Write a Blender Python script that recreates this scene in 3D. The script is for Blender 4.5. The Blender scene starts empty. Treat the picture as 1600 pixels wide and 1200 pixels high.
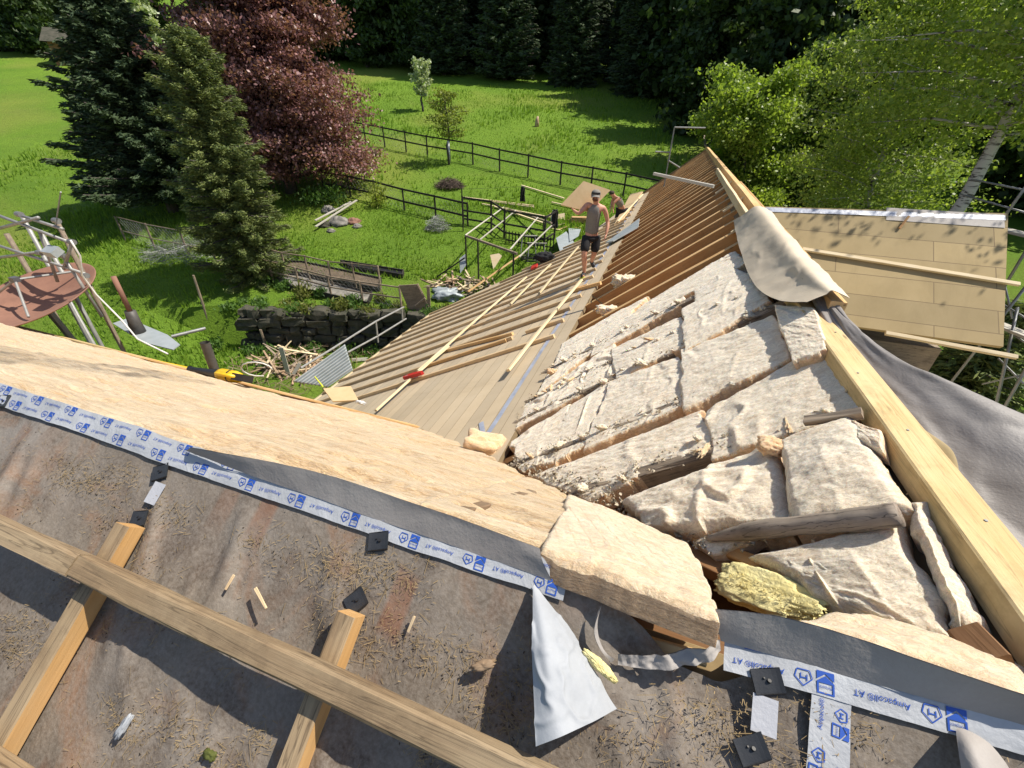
import bpy, math, random
import numpy as np
from mathutils import Vector, Matrix
R_ = math.radians
sc = bpy.context.scene
COL = sc.collection
# ---------------------------------------------------------------- camera / light
F = 663.0; CX = 800.0; CY = 600.0; CAMZ = 8.0
def unit(v):
    v = np.array(v, float); return v/np.linalg.norm(v)
_r = unit((274, 408, F)); _up = -unit((-29, -1059, F))
_fw = unit(_r-(_r@_up)*_up)
_Y = unit(np.array([0, 0, 1.])-_up[2]*_up); _X = np.cross(_Y, _up)
if _X[0] < 0: _X = -_X
RM = np.array([_X, _Y, _up])
rw = RM@_fw; rw[2] = 0; rw = unit(rw)             # along the far ridge, away from the viewer
ew = np.array([-rw[1], rw[0], 0.])                # along the near ridge, to the left
cam = bpy.data.cameras.new('camera'); camo = bpy.data.objects.new('camera', cam); COL.objects.link(camo)
cx = RM@np.array([1, 0, 0]); cy = RM@np.array([0, 1, 0]); cz = -(RM@np.array([0, 0, 1.]))
camo.matrix_world = Matrix(((cx[0], cy[0], cz[0], 0), (cx[1], cy[1], cz[1], 0), (cx[2], cy[2], cz[2], CAMZ), (0, 0, 0, 1)))
cam.sensor_width = 36; cam.lens = F/1600*36; cam.clip_start = 0.05; cam.clip_end = 800
sc.camera = camo
SUN_AZ = R_(8); SUN_EL = R_(58)                   # azimuth from +X towards +Y
sd = Vector((math.cos(SUN_AZ)*math.cos(SUN_EL), math.sin(SUN_AZ)*math.cos(SUN_EL), math.sin(SUN_EL)))
w = bpy.data.worlds.new("World"); sc.world = w; w.use_nodes = True
nt = w.node_tree; bg = nt.nodes['Background']
sky = nt.nodes.new('ShaderNodeTexSky'); sky.sky_type = 'NISHITA'; sky.sun_disc = False
sky.sun_elevation = SUN_EL; sky.sun_rotation = R_(90)-SUN_AZ
nt.links.new(sky.outputs[0], bg.inputs[0]); bg.inputs[1].default_value = 0.10
sl = bpy.data.lights.new('sun', 'SUN'); sl.energy = 5.0; sl.angle = R_(0.5); sl.color = (1, .93, .81)
so = bpy.data.objects.new('sun', sl); COL.objects.link(so); so.rotation_euler = sd.to_track_quat('Z', 'Y').to_euler()
sc.view_settings.view_transform = 'Standard'; sc.view_settings.look = 'None'; sc.view_settings.exposure = 0.40
sc.cycles.max_bounces = 6; sc.cycles.transparent_max_bounces = 8
# ---------------------------------------------------------------- helpers
rnd = random.Random(7); rng = np.random.default_rng(7)
def ray(px, py): return RM@(np.array([px-CX, -(py-CY), F])/F)
LJ = -1.058; RJ = 0.685; C39 = math.cos(R_(39)); T39 = math.tan(R_(39)); T36 = math.tan(R_(36)); TLOW = math.tan(R_(28)); LF = 2.1
PL = {}   # plane: normal (unit), d  in camera-centred coordinates
def _pl(nm, n, p):
    n = unit(n); PL[nm] = (n, float(n@np.array(p)))
def W(l, r, z): return (LJ+l)*ew+(RJ+r)*rw+np.array([0, 0, z])   # house coords, camera-centred
ZV = np.array([0, 0, 1.])
_pl('FL', ZV+T39*ew, W(0, 0, -1)); _pl('NB', ZV+T39*rw, W(0, 0, -1)); _pl('NA', ZV-T36*rw, W(0, 0, -1)); _pl('FR', ZV-T39*ew, W(0, 0, -1))
_pl('LOW', ZV+TLOW*ew, W(LF, 0, -1-T39*LF))
WR = 10.1; WZ = -1.5; TW = math.tan(R_(40)); _pl('WING', ZV-TW*rw, W(0, WR, WZ))
def V3(p): return Vector((p[0], p[1], p[2]+CAMZ))
def bp(nm, px, py, off=0.0):
    n, d = PL[nm]; v = ray(px, py); return V3(v*((d+off)/(n@v)))
def bpn(px, py, p0, n):      # ray onto a plane given by world point and normal
    n = np.array(n, float); v = ray(px, py); q = np.array([p0[0], p0[1], p0[2]-CAMZ]); return V3(v*((n@q)/(n@v)))
def bz(px, py, z):           # ray onto the horizontal level z (camera-centred)
    v = ray(px, py); return V3(v*(z/v[2]))
def ev(px, py, dr=0.0):      # ray onto the vertical plane of the near eaves
    return bpn(px, py, V3(W(8, 3.35+dr, -3.7)), np.array(rw))
def NV(nm): return Vector(PL[nm][0])
def H(nm, l, r, off=0.0):    # house coords (l', r') to a point on a roof plane
    n, d = PL[nm]; b = W(l, r, 0); z = (d+off-n[0]*b[0]-n[1]*b[1])/n[2]; return V3((b[0], b[1], z))
EWV = Vector(ew); RWV = Vector(rw)
# smooth value noise
_P = rng.random((64, 64, 64)).astype(np.float32)*2-1
def vnoise(x, y, z=0.0):
    x = np.asarray(x, float); y = np.asarray(y, float); z = np.asarray(z, float)+0*x
    xi = np.floor(x).astype(int); yi = np.floor(y).astype(int); zi = np.floor(z).astype(int)
    fx = x-xi; fy = y-yi; fz = z-zi
    fx = fx*fx*(3-2*fx); fy = fy*fy*(3-2*fy); fz = fz*fz*(3-2*fz)
    def g(a, b, c): return _P[(xi+a) % 64, (yi+b) % 64, (zi+c) % 64]
    def lx(b, c): return g(0, b, c)*(1-fx)+g(1, b, c)*fx
    def ly(c): return lx(0, c)*(1-fy)+lx(1, c)*fy
    return ly(0)*(1-fz)+ly(1)*fz
def fbm(x, y, z=0.0, o=4):
    s = 0; a = 1.0; t = 0
    for i in range(o):
        s = s+a*vnoise(np.asarray(x)*2**i+17.3*i, np.asarray(y)*2**i+5.1*i, np.asarray(z)*2**i+i*3.7); t += a; a *= .5
    return s/t
def terrain(x, y):
    x = np.asarray(x, float); y = np.asarray(y, float)
    up = -6.4+.215*np.clip(y-15.5, 0, None)+.16*np.clip(y-82, 0, None)
    lowz = np.where(y < 15.35, -8.0, up)
    ramp = -8.0+1.6*np.clip((y-10.)/6.5, 0, 1)**1.0
    ramp = np.where(y > 15.5, np.maximum(up, ramp), ramp)
    k = np.clip((-11.5-x)/2.5, 0, 1); k = np.maximum(k, np.clip((x+2.2)/1.5, 0, 1))
    z = lowz*(1-k)+ramp*k
    z = z+.10*fbm(x*.13, y*.13, 3.3)*np.clip((y-8)/8, 0, 1)+.5*fbm(x*.03, y*.03, 9.1)*np.clip((y-35)/30, 0, 1)
    return z
def ground(px, py, dz=0.0):
    v = ray(px, py); v = v/v[1]; lo = 6.0; t = lo
    while t < 260:
        p = v*t
        if p[2] < float(terrain(p[0], p[1]))+dz: break
        lo = t; t *= 1.01
    a, b = lo, t
    for i in range(24):
        m = (a+b)/2; p = v*m
        if p[2] < float(terrain(p[0], p[1]))+dz: b = m
        else: a = m
    return V3(v*b)
def tz(x, y): return float(terrain(x, y))+CAMZ
def above(base, px, py):     # point on the pixel ray (px,py) above ground point base, at the same depth from the viewer
    b = Vector((base[0], base[1], base[2]-CAMZ)); n = np.array([b[0], b[1], 0.]); return bpn(px, py, base, n)
# ---- object plumbing
def wm(o):
    if o.parent: return wm(o.parent)@o.matrix_parent_inverse@o.matrix_basis
    return o.matrix_basis.copy()
def place(o, M=None, parent=None):
    if parent is not None:
        o.parent = parent; o.matrix_parent_inverse = wm(parent).inverted()
    if M is not None: o.matrix_basis = M
    return o
def tag(o, label=None, cat=None, group=None, kind=None):
    if label: o['label'] = label
    if cat: o['category'] = cat
    if group: o['group'] = group
    if kind: o['kind'] = kind
    return o
def empty(name, loc, label=None, cat=None, group=None):
    o = bpy.data.objects.new(name, None); o.empty_display_size = .1; COL.objects.link(o); o.matrix_basis = Matrix.Translation(loc)
    return tag(o, label, cat, group)
def copy_tree(o, parent=None, M=None):
    c = o.copy(); COL.objects.link(c)
    if parent is not None: c.parent = parent
    if M is not None: c.matrix_basis = M
    for ch in [x for x in sc.objects if x.parent == o]: copy_tree(ch, c)
    return c
class MB:
    def __init__(s): s.v = []; s.f = []; s.m = []; s.mi = 0
    def add(s, vs, fs):
        n = len(s.v); s.v += [tuple(p) for p in vs]
        for f in fs: s.f.append(tuple(i+n for i in f)); s.m.append(s.mi)
    def box(s, a, b):
        x0, y0, z0 = a; x1, y1, z1 = b
        s.add([(x0, y0, z0), (x1, y0, z0), (x1, y1, z0), (x0, y1, z0), (x0, y0, z1), (x1, y0, z1), (x1, y1, z1), (x0, y1, z1)],
              [(0, 3, 2, 1), (4, 5, 6, 7), (0, 1, 5, 4), (1, 2, 6, 5), (2, 3, 7, 6), (3, 0, 4, 7)])
    def bar(s, A, B, w_, h_, up=(0, 0, 1)):
        A = Vector(A); B = Vector(B); x = (B-A).normalized(); u = Vector(up); y = u.cross(x)
        if y.length < 1e-4: y = Vector((1, 0, 0)).cross(x)
        y.normalize(); z = x.cross(y); vs = []
        for P in (A, B):
            for (i, j) in ((-1, -1), (1, -1), (1, 1), (-1, 1)): vs.append(P+y*(w_/2*i)+z*(h_/2*j))
        s.add(vs, [(0, 3, 2, 1), (4, 5, 6, 7), (0, 1, 5, 4), (1, 2, 6, 5), (2, 3, 7, 6), (3, 0, 4, 7)])
    def tube(s, pts, rad, seg=8, cap=True):
        pts = [Vector(p) for p in pts]; n = len(pts)
        if not hasattr(rad, '__len__'): rad = [rad]*n
        prev = None; vs = []
        for i, p in enumerate(pts):
            d = (pts[min(i+1, n-1)]-pts[max(i-1, 0)]).normalized()
            if prev is None:
                a = Vector((0, 0, 1)) if abs(d.z) < .9 else Vector((1, 0, 0)); x = a.cross(d).normalized()
            else:
                x = (prev-d*prev.dot(d)).normalized()
            prev = x; y = d.cross(x)
            for k in range(seg):
                t = 2*math.pi*k/seg; vs.append(p+x*(rad[i]*math.cos(t))+y*(rad[i]*math.sin(t)))
        fs = []
        for i in range(n-1):
            for k in range(seg):
                k2 = (k+1) % seg; fs.append((i*seg+k, i*seg+k2, (i+1)*seg+k2, (i+1)*seg+k))
        if cap: fs.append(tuple(range(seg-1, -1, -1))); fs.append(tuple((n-1)*seg+k for k in range(seg)))
        s.add(vs, fs)
    def grid(s, Pf, nu, nv, closed=False):
        vs = [Pf(i/(nu-1), j/(nv-1)) for j in range(nv) for i in range(nu)]
        s.add(vs, [(j*nu+i, j*nu+i+1, (j+1)*nu+i+1, (j+1)*nu+i) for j in range(nv-1) for i in range(nu-1)])
    def slab(s, poly, n, th):    # polygon (world pts) extruded by -n*th
        n = Vector(n); k = len(poly); vs = [Vector(p) for p in poly]+[Vector(p)-n*th for p in poly]
        fs = [tuple(range(k)), tuple(range(2*k-1, k-1, -1))]
        for i in range(k):
            j = (i+1) % k; fs.append((i, i+k, j+k, j))
        s.add(vs, fs)
    def lathe(s, prof, seg=20, M=Matrix.Identity(4)):
        vs = []; n = len(prof)
        for (r_, z) in prof:
            for k in range(seg): t = 2*math.pi*k/seg; vs.append(M@Vector((r_*math.cos(t), r_*math.sin(t), z)))
        s.add(vs, [(i*seg+k, i*seg+(k+1) % seg, (i+1)*seg+(k+1) % seg, (i+1)*seg+k) for i in range(n-1) for k in range(seg)])
    def build(s, name, mats, parent=None, M=None, smooth=False, local=None):
        me = bpy.data.meshes.new(name)
        vs = s.v
        if local is not None:      # verts are world; object frame = local
            L = local.inverted(); vs = [tuple(L@Vector(v)) for v in s.v]; M = local
        me.from_pydata(vs, [], s.f)
        if not isinstance(mats, (list, tuple)): mats = [mats]
        for m_ in mats: me.materials.append(m_)
        me.polygons.foreach_set('material_index', s.m)
        if smooth: me.polygons.foreach_set('use_smooth', [True]*len(me.polygons))
        me.update()
        o = bpy.data.objects.new(name, me); COL.objects.link(o)
        if parent is not None and M is None: M = Matrix.Identity(4)
        return place(o, M, parent)
def npmesh(name, verts, quads, mats, parent=None, smooth=False, M=None, midx=None):
    me = bpy.data.meshes.new(name); nv = len(verts); k = quads.shape[1]; nf = len(quads)
    me.vertices.add(nv); me.vertices.foreach_set('co', np.asarray(verts, np.float32).ravel())
    me.loops.add(nf*k); me.loops.foreach_set('vertex_index', quads.astype(np.int32).ravel())
    me.polygons.add(nf); me.polygons.foreach_set('loop_start', np.arange(nf, dtype=np.int32)*k)
    me.polygons.foreach_set('loop_total', np.full(nf, k, np.int32))
    if not isinstance(mats, (list, tuple)): mats = [mats]
    for m_ in mats: me.materials.append(m_)
    if midx is not None: me.polygons.foreach_set('material_index', np.asarray(midx, np.int32))
    if smooth: me.polygons.foreach_set('use_smooth', np.ones(nf, bool))
    me.update(calc_edges=True); me.validate()
    o = bpy.data.objects.new(name, me); COL.objects.link(o)
    if parent is not None and M is None: M = Matrix.Identity(4)
    return place(o, M, parent)
def frame(o, x, z):
    x = Vector(x).normalized(); y = Vector(z).cross(x).normalized(); z = x.cross(y)
    return Matrix(((x.x, y.x, z.x, o[0]), (x.y, y.y, z.y, o[1]), (x.z, y.z, z.z, o[2]), (0, 0, 0, 1)))
def beam(name, A, B, w_, h_, mat, parent=None, top=None, up=(0, 0, 1), wob=.0015, cham=.004, label=None, cat=None, group=None, bow=0.0):
    """A,B: centre line of the top face; the piece hangs h_ below. Local x along the piece so that the grain follows it."""
    A = Vector(A); B = Vector(B); L = (B-A).length; M = frame(A, B-A, up); n = max(2, min(14, int(L/.25)+1))
    c = min(cham, w_*.2, h_*.2); ring = [(-w_/2+c, 0), (w_/2-c, 0), (w_/2, -c), (w_/2, -h_+c), (w_/2-c, -h_), (-w_/2+c, -h_), (-w_/2, -h_+c), (-w_/2, -c)]
    vs = []; r2 = random.Random(int(abs(A.x*977+A.y*131+B.z*717)*100) % 99991)
    for i in range(n):
        x = L*i/(n-1); oz = bow*math.sin(math.pi*i/(n-1)); jx = 0 if 0 < i < n-1 else r2.uniform(-.004, .004)
        for (y, z) in ring: vs.append((x+jx, y+r2.uniform(-wob, wob), z+oz+r2.uniform(-wob, wob)))
    fs = [tuple(range(7, -1, -1)), tuple((n-1)*8+k for k in range(8))]
    for i in range(n-1):
        for k in range(8): k2 = (k+1) % 8; fs.append((i*8+k, i*8+k2, (i+1)*8+k2, (i+1)*8+k))
    mb = MB(); mb.add(vs, fs); mb.f = [tuple(reversed(f)) for f in mb.f]
    if top: mb.m = [1 if (i > 1 and (i-2) % 8 in (0, 7, 1)) else 0 for i in range(len(fs))]; mat = [mat, top]
    o = mb.build(name, mat, parent, M=M)
    return tag(o, label, cat, group)
def text_mesh(txt, size=1.0):
    cu = bpy.data.curves.new('t', 'FONT'); cu.body = txt; cu.size = size; cu.resolution_u = 2; cu.align_x = 'LEFT'; cu.fill_mode = 'FRONT'
    o = bpy.data.objects.new('t', cu); COL.objects.link(o); dg = bpy.context.evaluated_depsgraph_get(); dg.update()
    me = bpy.data.meshes.new_from_object(o.evaluated_get(dg)); vs = [v.co.copy() for v in me.vertices]; fs = [tuple(p.vertices) for p in me.polygons]
    COL.objects.unlink(o); bpy.data.objects.remove(o); bpy.data.meshes.remove(me); return vs, fs
# ---------------------------------------------------------------- materials
def lin(c): return tuple(c)+(1,)
def newmat(name):
    m = bpy.data.materials.new(name); m.use_nodes = True; return m, m.node_tree, m.node_tree.nodes['Principled BSDF']
def N(nt_, t, **kw):
    n = nt_.nodes.new(t)
    for k, v in kw.items():
        if k in n.inputs.keys(): n.inputs[k].default_value = v
        else: setattr(n, k, v)
    return n
def mix(nt_, fac, a, b, mode='MIX'):
    n = nt_.nodes.new('ShaderNodeMix'); n.data_type = 'RGBA'; n.blend_type = mode
    for sck, val in ((n.inputs[0], fac), (n.inputs[6], a), (n.inputs[7], b)):
        if isinstance(val, bpy.types.NodeSocket): nt_.links.new(val, sck)
        elif isinstance(val, (int, float)): sck.default_value = val
        else: sck.default_value = lin(val)
    return n.outputs[2]
def coords(nt_, scale=(1, 1, 1), out='Object', rand=False, rot=(0, 0, 0)):
    tc = nt_.nodes.new('ShaderNodeTexCoord'); mp = nt_.nodes.new('ShaderNodeMapping'); mp.inputs['Scale'].default_value = scale; mp.inputs['Rotation'].default_value = rot
    nt_.links.new(tc.outputs[out], mp.inputs['Vector'])
    if rand:
        oi = nt_.nodes.new('ShaderNodeObjectInfo'); mu = N(nt_, 'ShaderNodeVectorMath', operation='SCALE'); mu.inputs[0].default_value = (37, 19, 53)
        nt_.links.new(oi.outputs['Random'], mu.inputs['Scale']); nt_.links.new(mu.outputs[0], mp.inputs['Location'])
    return mp.outputs[0]
def noise(nt_, vec, scale, detail=5, rough=.6, dist=0.0):
    n = N(nt_, 'ShaderNodeTexNoise', Scale=scale, Detail=detail, Roughness=rough, Distortion=dist); nt_.links.new(vec, n.inputs['Vector']); return n.outputs['Fac']
def ramp(nt_, fac, *stops):
    n = nt_.nodes.new('ShaderNodeValToRGB'); e = n.color_ramp.elements
    while len(e) < len(stops): e.new(.5)
    for i, (p, c) in enumerate(stops):
        e[i].position = p; e[i].color = lin(c) if hasattr(c, '__len__') else (c, c, c, 1)
    nt_.links.new(fac, n.inputs[0]); return n.outputs[0]
def bump(nt_, b, h, dist, strength=1.0, prev=None):
    n = N(nt_, 'ShaderNodeBump', Strength=strength, Distance=dist); nt_.links.new(h, n.inputs['Height'])
    if prev is not None: nt_.links.new(prev, n.inputs['Normal'])
    if b is not None: nt_.links.new(n.outputs[0], b.inputs['Normal'])
    return n.outputs[0]
MT = {}
def wood(name, c1, c2, c3=None, rough=.75, knots=True, grain=1.0, hv=.25, crack=0.0):
    m, t, b = newmat(name); v = coords(t, (1.2, 26*grain, 26*grain), rand=True); f = noise(t, v, 1.6, 6, .65, .6)
    col = ramp(t, f, (.25, c2), (.7, c1))
    v2 = coords(t, (.8, 1.5, 1.5), rand=True); f2 = noise(t, v2, 3, 5, .6); col = mix(t, ramp(t, f2, (.42, 0.0), (.75, .75)), col, c3 or c2)
    if knots:
        vo = N(t, 'ShaderNodeTexVoronoi', Scale=4.0); t.links.new(coords(t, (.8, 3, 3), rand=True), vo.inputs['Vector'])
        col = mix(t, ramp(t, vo.outputs['Distance'], (.05, .75), (.13, 0.0)), col, tuple(x*.35 for x in c2))
    if crack:
        fc = noise(t, coords(t, (.9, 22, 22), rand=True), 1.3, 4, .6, 1.0); col = mix(t, ramp(t, fc, (.47, 0.0), (.493, crack), (.51, 0.0)), col, tuple(x*.25 for x in c2))
        fd = noise(t, coords(t, (1, 1, 1), rand=True), 5, 6, .7); col = mix(t, ramp(t, fd, (.52, 0.0), (.7, .55)), col, tuple(x*.6 for x in c2))
    oi = t.nodes.new('ShaderNodeObjectInfo'); hs = N(t, 'ShaderNodeHueSaturation'); mr = N(t, 'ShaderNodeMapRange'); mr.inputs[3].default_value = 1-hv; mr.inputs[4].default_value = 1+hv
    t.links.new(oi.outputs['Random'], mr.inputs[0]); t.links.new(mr.outputs[0], hs.inputs['Value']); t.links.new(col, hs.inputs['Color'])
    t.links.new(hs.outputs[0], b.inputs['Base Color']); b.inputs['Roughness'].default_value = rough
    bump(t, b, f, .004, .6); MT[name] = m; return m
def plain(name, c, rough=.6, metal=0.0, c2=None, scale=6, bs=0.0, bd=.01, out='Object', stretch=(1, 1, 1)):
    m, t, b = newmat(name); v = coords(t, stretch, out, rand=True); f = noise(t, v, scale, 6, .65)
    c2 = c2 or tuple(x*.7 for x in c); t.links.new(ramp(t, f, (.3, c2), (.68, c)), b.inputs['Base Color'])
    b.inputs['Roughness'].default_value = rough; b.inputs['Metallic'].default_value = metal
    if bs: bump(t, b, noise(t, coords(t, stretch, out), scale*3, 5, .7), bd, bs)
    MT[name] = m; return m
def leafmat(name, c, c2, trans=.35, spec=.3, rough=.5):
    m, t, b = newmat(name)
    g = t.nodes.new('ShaderNodeNewGeometry'); f = noise(t, coords(t, (1, 1, 1), 'Object'), .9, 3, .6)
    col = mix(t, g.outputs['Random Per Island'], c, c2); col = mix(t, ramp(t, f, (.35, 0.0), (.7, .45)), col, tuple(x*.6 for x in c))
    t.links.new(col, b.inputs['Base Color']); b.inputs['Roughness'].default_value = rough; b.inputs['Specular IOR Level'].default_value = spec
    tr = t.nodes.new('ShaderNodeBsdfTranslucent'); t.links.new(mix(t, 1.0, col, (1.25, 1.35, .6), 'MULTIPLY'), tr.inputs[0])
    ms = t.nodes.new('ShaderNodeMixShader'); ms.inputs[0].default_value = trans; t.links.new(b.outputs[0], ms.inputs[1]); t.links.new(tr.outputs[0], ms.inputs[2])
    t.links.new(ms.outputs[0], t.nodes['Material Output'].inputs[0]); MT[name] = m; return m
wood('new_wood', (.62, .40, .18), (.50, .29, .11), (.66, .47, .26))
wood('orange_wood', (.54, .29, .105), (.40, .19, .06), (.58, .35, .15))
wood('batten_wood', (.60, .44, .26), (.48, .33, .17), (.62, .50, .33))
wood('pale_wood', (.68, .56, .36), (.58, .44, .25), (.70, .60, .42), knots=False)
wood('yellow_wood', (.62, .46, .22), (.50, .34, .14), (.66, .52, .30), hv=.03, grain=1.3, crack=.4)
wood('log_wood', (.36, .30, .24), (.17, .13, .10), (.42, .35, .27), hv=.03, crack=1.0, grain=.8)
wood('old_batten', (.34, .24, .135), (.19, .125, .07), (.42, .33, .21), hv=.1, grain=1.5, crack=.6)
wood('sawn_orange', (.58, .34, .13), (.44, .24, .08), (.50, .34, .18), hv=.08)
wood('grey_wood', (.34, .27, .20), (.15, .11, .08), (.42, .33, .23), crack=.8)
wood('brown_board', (.26, .13, .05), (.16, .07, .025), (.3, .17, .08))
wood('scrap_wood', (.38, .25, .15), (.22, .14, .08), (.48, .38, .26), hv=.45)
wood('dark_post', (.035, .030, .026), (.018, .015, .012), knots=False)
wood('grey_plank', (.55, .52, .46), (.4, .37, .31), knots=False)
plain('steel', (.36, .36, .35), .55, .3, (.24, .24, .23), 8, .1, .003)
plain('dull_steel', (.30, .31, .31), .55, .6, (.2, .2, .2), 8)
plain('zinc', (.42, .46, .48), .55, .3, (.30, .34, .35), 3)
plain('black_plastic', (.018, .018, .02), .45)
plain('grey_plastic', (.10, .10, .11), .5)
plain('pipe_grey', (.09, .085, .08), .55, 0, (.05, .045, .04), 6)
plain('white_plastic', (.75, .74, .7), .5)
plain('yellow_plastic', (.80, .52, .02), .4)
plain('red_plastic', (.62, .03, .025), .45)
plain('stone', (.30, .28, .25), .9, 0, (.12, .115, .10), 4, .8, .03)
plain('dark_stone', (.095, .085, .065), .95, 0, (.03, .035, .02), 2.5, .8, .04)  # shade on the retaining wall is put into this darker stone colour
plain('rust_disc', (.28, .145, .10), .8, 0, (.20, .10, .07), 2.5)
plain('earth', (.16, .12, .08), .95, 0, (.08, .06, .04), 5, .8, .03)
plain('cloth_black', (.015, .015, .018), .85)
plain('cloth_grey', (.24, .225, .20), .9, 0, (.19, .175, .155), 25)
plain('cloth_white', (.72, .73, .75), .85)
plain('skin', (.62, .33, .22), .55, 0, (.52, .25, .16), 12)
plain('hair', (.05, .03, .02), .8)
plain('beard', (.16, .07, .04), .85)
plain('shoe', (.03, .03, .033), .6)
plain('lime', (.55, .60, .04), .5)
plain('blue_print', (.025, .09, .42), .5, 0, (.02, .075, .36), 20)
plain('pad_black', (.035, .037, .042), .5, 0, (.022, .024, .028), 30, .4, .002)
plain('wool_yellow', (.86, .77, .40), .95, 0, (.68, .57, .22), 14, .8, .01)
plain('fluff', (.66, .58, .45), .95, 0, (.45, .36, .24), 20, .8, .01)
plain('straw', (.36, .26, .13), .9, 0, (.2, .14, .07), 9)
plain('wallplaster', (.55, .5, .42), .9, 0, (.4, .36, .3), 2)
plain('sheet_white', (.43, .45, .48), .8, .0, (.30, .315, .335), 4, .5, .004)
plain('brush', (.14, .10, .08), .95, 0, (.07, .05, .04), 5)
leafmat('herb_green', (.14, .24, .05), (.06, .14, .03)); leafmat('herb_olive', (.22, .24, .06), (.11, .13, .04)); leafmat('leaf_yellow', (.30, .34, .05), (.2, .26, .04))
def m_fibre(nm='fibreboard', ca=(.50, .405, .28), cb=(.57, .475, .345), rh=.21, ms=.003):
    m, t, b = newmat(nm); v = coords(t, (1, 1, 1)); f = noise(t, v, 1.3, 5, .6); f2 = noise(t, v, 60, 3, .6)
    col = ramp(t, f, (.3, ca), (.7, cb)); col = mix(t, ramp(t, f2, (.3, .25), (.7, 0.0)), col, (.38, .30, .18))
    br = N(t, 'ShaderNodeTexBrick'); t.links.new(v, br.inputs['Vector']); br.inputs['Scale'].default_value = 1; br.inputs['Mortar Size'].default_value = ms
    br.inputs['Brick Width'].default_value = 2.5 if rh > .3 else 30; br.inputs['Row Height'].default_value = rh; br.inputs['Mortar Smooth'].default_value = .1; br.offset = .37
    br.inputs['Color1'].default_value = lin((.86, .86, .86)); br.inputs['Color2'].default_value = lin((1.08, 1.06, 1.02)); br.inputs['Mortar'].default_value = lin((1, 1, 1)); col = mix(t, 1.0, col, br.outputs['Color'], 'MULTIPLY')
    fs = noise(t, coords(t, (1.5, .5, 1)), 1.0, 6, .7, .6); col = mix(t, ramp(t, fs, (.5, 0.0), (.72, .35)), col, tuple(x*.62 for x in ca))
    col = mix(t, br.outputs['Fac'], col, (.20, .145, .08)); t.links.new(col, b.inputs['Base Color']); b.inputs['Roughness'].default_value = .9
    bump(t, b, br.outputs['Fac'], -.004, 1.0, bump(t, None, f2, .002, .4)); MT[nm] = m
m_fibre()
m_fibre('fibre_wing', (.31, .235, .115), (.37, .285, .15), .45, .007)  # yellower board, also darkened: the wing's weaker sun is put into the colour
def m_insul(name, ca, cb, cc, stretch, bs=.8, bd=.012, fine=26, lines=False, crk=(12, 30, 30), brick=False):
    m, t, b = newmat(name); v = coords(t, stretch); f = noise(t, v, 2.2, 7, .68, .9); f2 = noise(t, coords(t, (stretch[0]*.6, stretch[1]*.6, 1), 'Object'), 1.1, 4, .6, .4)
    f3 = noise(t, v, fine, 4, .75, .5)
    col = ramp(t, f, (.28, cb), (.52, ca)); col = mix(t, ramp(t, f2, (.5, 0.0), (.72, .7)), col, cc); col = mix(t, ramp(t, f3, (.3, .35), (.55, 0.0)), col, cb)
    if lines:
        fl_ = noise(t, coords(t, (.75, 8, 8)), 1.5, 4, .55, 1.3); col = mix(t, ramp(t, fl_, (.47, 0.0), (.493, .85), (.512, 0.0)), col, (.40, .24, .11))
        fl2 = noise(t, coords(t, (1.2, 20, 20)), 1.5, 4, .6, .6); col = mix(t, ramp(t, fl2, (.47, 0.0), (.494, .6), (.51, 0.0)), col, (.46, .29, .14))
    if brick:
        bk = N(t, 'ShaderNodeTexBrick'); t.links.new(coords(t, (1, 1, 1), rot=(0, 0, 1.2)), bk.inputs['Vector']); bk.inputs['Scale'].default_value = 1; bk.inputs['Mortar Size'].default_value = .004; bk.inputs['Mortar Smooth'].default_value = .5; bk.inputs['Brick Width'].default_value = .11; bk.inputs['Row Height'].default_value = .05
        mm = mix(t, 1.0, bk.outputs['Fac'], ramp(t, f2, (.4, 0.0), (.6, .7)), 'MULTIPLY'); col = mix(t, mm, col, (.45, .26, .12))
    cr_ = noise(t, coords(t, crk), 1.5, 6, .7, .9); ab = N(t, 'ShaderNodeMath', operation='SUBTRACT'); ab.inputs[1].default_value = .5; t.links.new(cr_, ab.inputs[0]); ab2 = N(t, 'ShaderNodeMath', operation='ABSOLUTE'); t.links.new(ab.outputs[0], ab2.inputs[0])
    col = mix(t, ramp(t, ab2.outputs[0], (.0, .55), (.045, .0)), col, tuple(x*.62 for x in cb)); col = mix(t, ramp(t, cr_, (.3, .5), (.5, 0.0)), col, cb)  # crevice shading put into the colour, together with brown flecks
    t.links.new(col, b.inputs['Base Color']); b.inputs['Roughness'].default_value = 1.0; b.inputs['Specular IOR Level'].default_value = .1; b.inputs['Sheen Weight'].default_value = .35; b.inputs['Sheen Roughness'].default_value = .6; b.inputs['Subsurface Weight'].default_value = .55; b.inputs['Subsurface Radius'].default_value = (1, .75, .5); b.inputs['Subsurface Scale'].default_value = .02
    n1 = bump(t, None, f, bd, bs); bump(t, b, ab2.outputs[0], bd*1.1, bs, bump(t, None, f3, bd*.3, bs, n1)); MT[name] = m
m_insul('wool_cream', (.64, .475, .275), (.50, .31, .14), (.72, .59, .40), (1.6, 4.2, 4.2), .9, .03, 16, True, (4, 11, 11))
m_insul('wool_top', (.78, .62, .42), (.62, .43, .24), (.82, .71, .54), (3.0, 4.2, 4.2), .8, .02, 20, False, (9, 16, 16), True)
m_insul('wool_pale', (.90, .79, .61), (.62, .47, .31), (.92, .84, .69), (3.0, 4.5, 4.5), .5, .022, 24, False, (13, 30, 30))
m_insul('wool_cut', (.38, .27, .17), (.20, .12, .06), (.46, .33, .20), (2.0, 22, 22), .9, .012)
m_insul('wool_side', (.84, .60, .36), (.64, .38, .18), (.86, .70, .48), (3, 14, 14), .8, .01)
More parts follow.
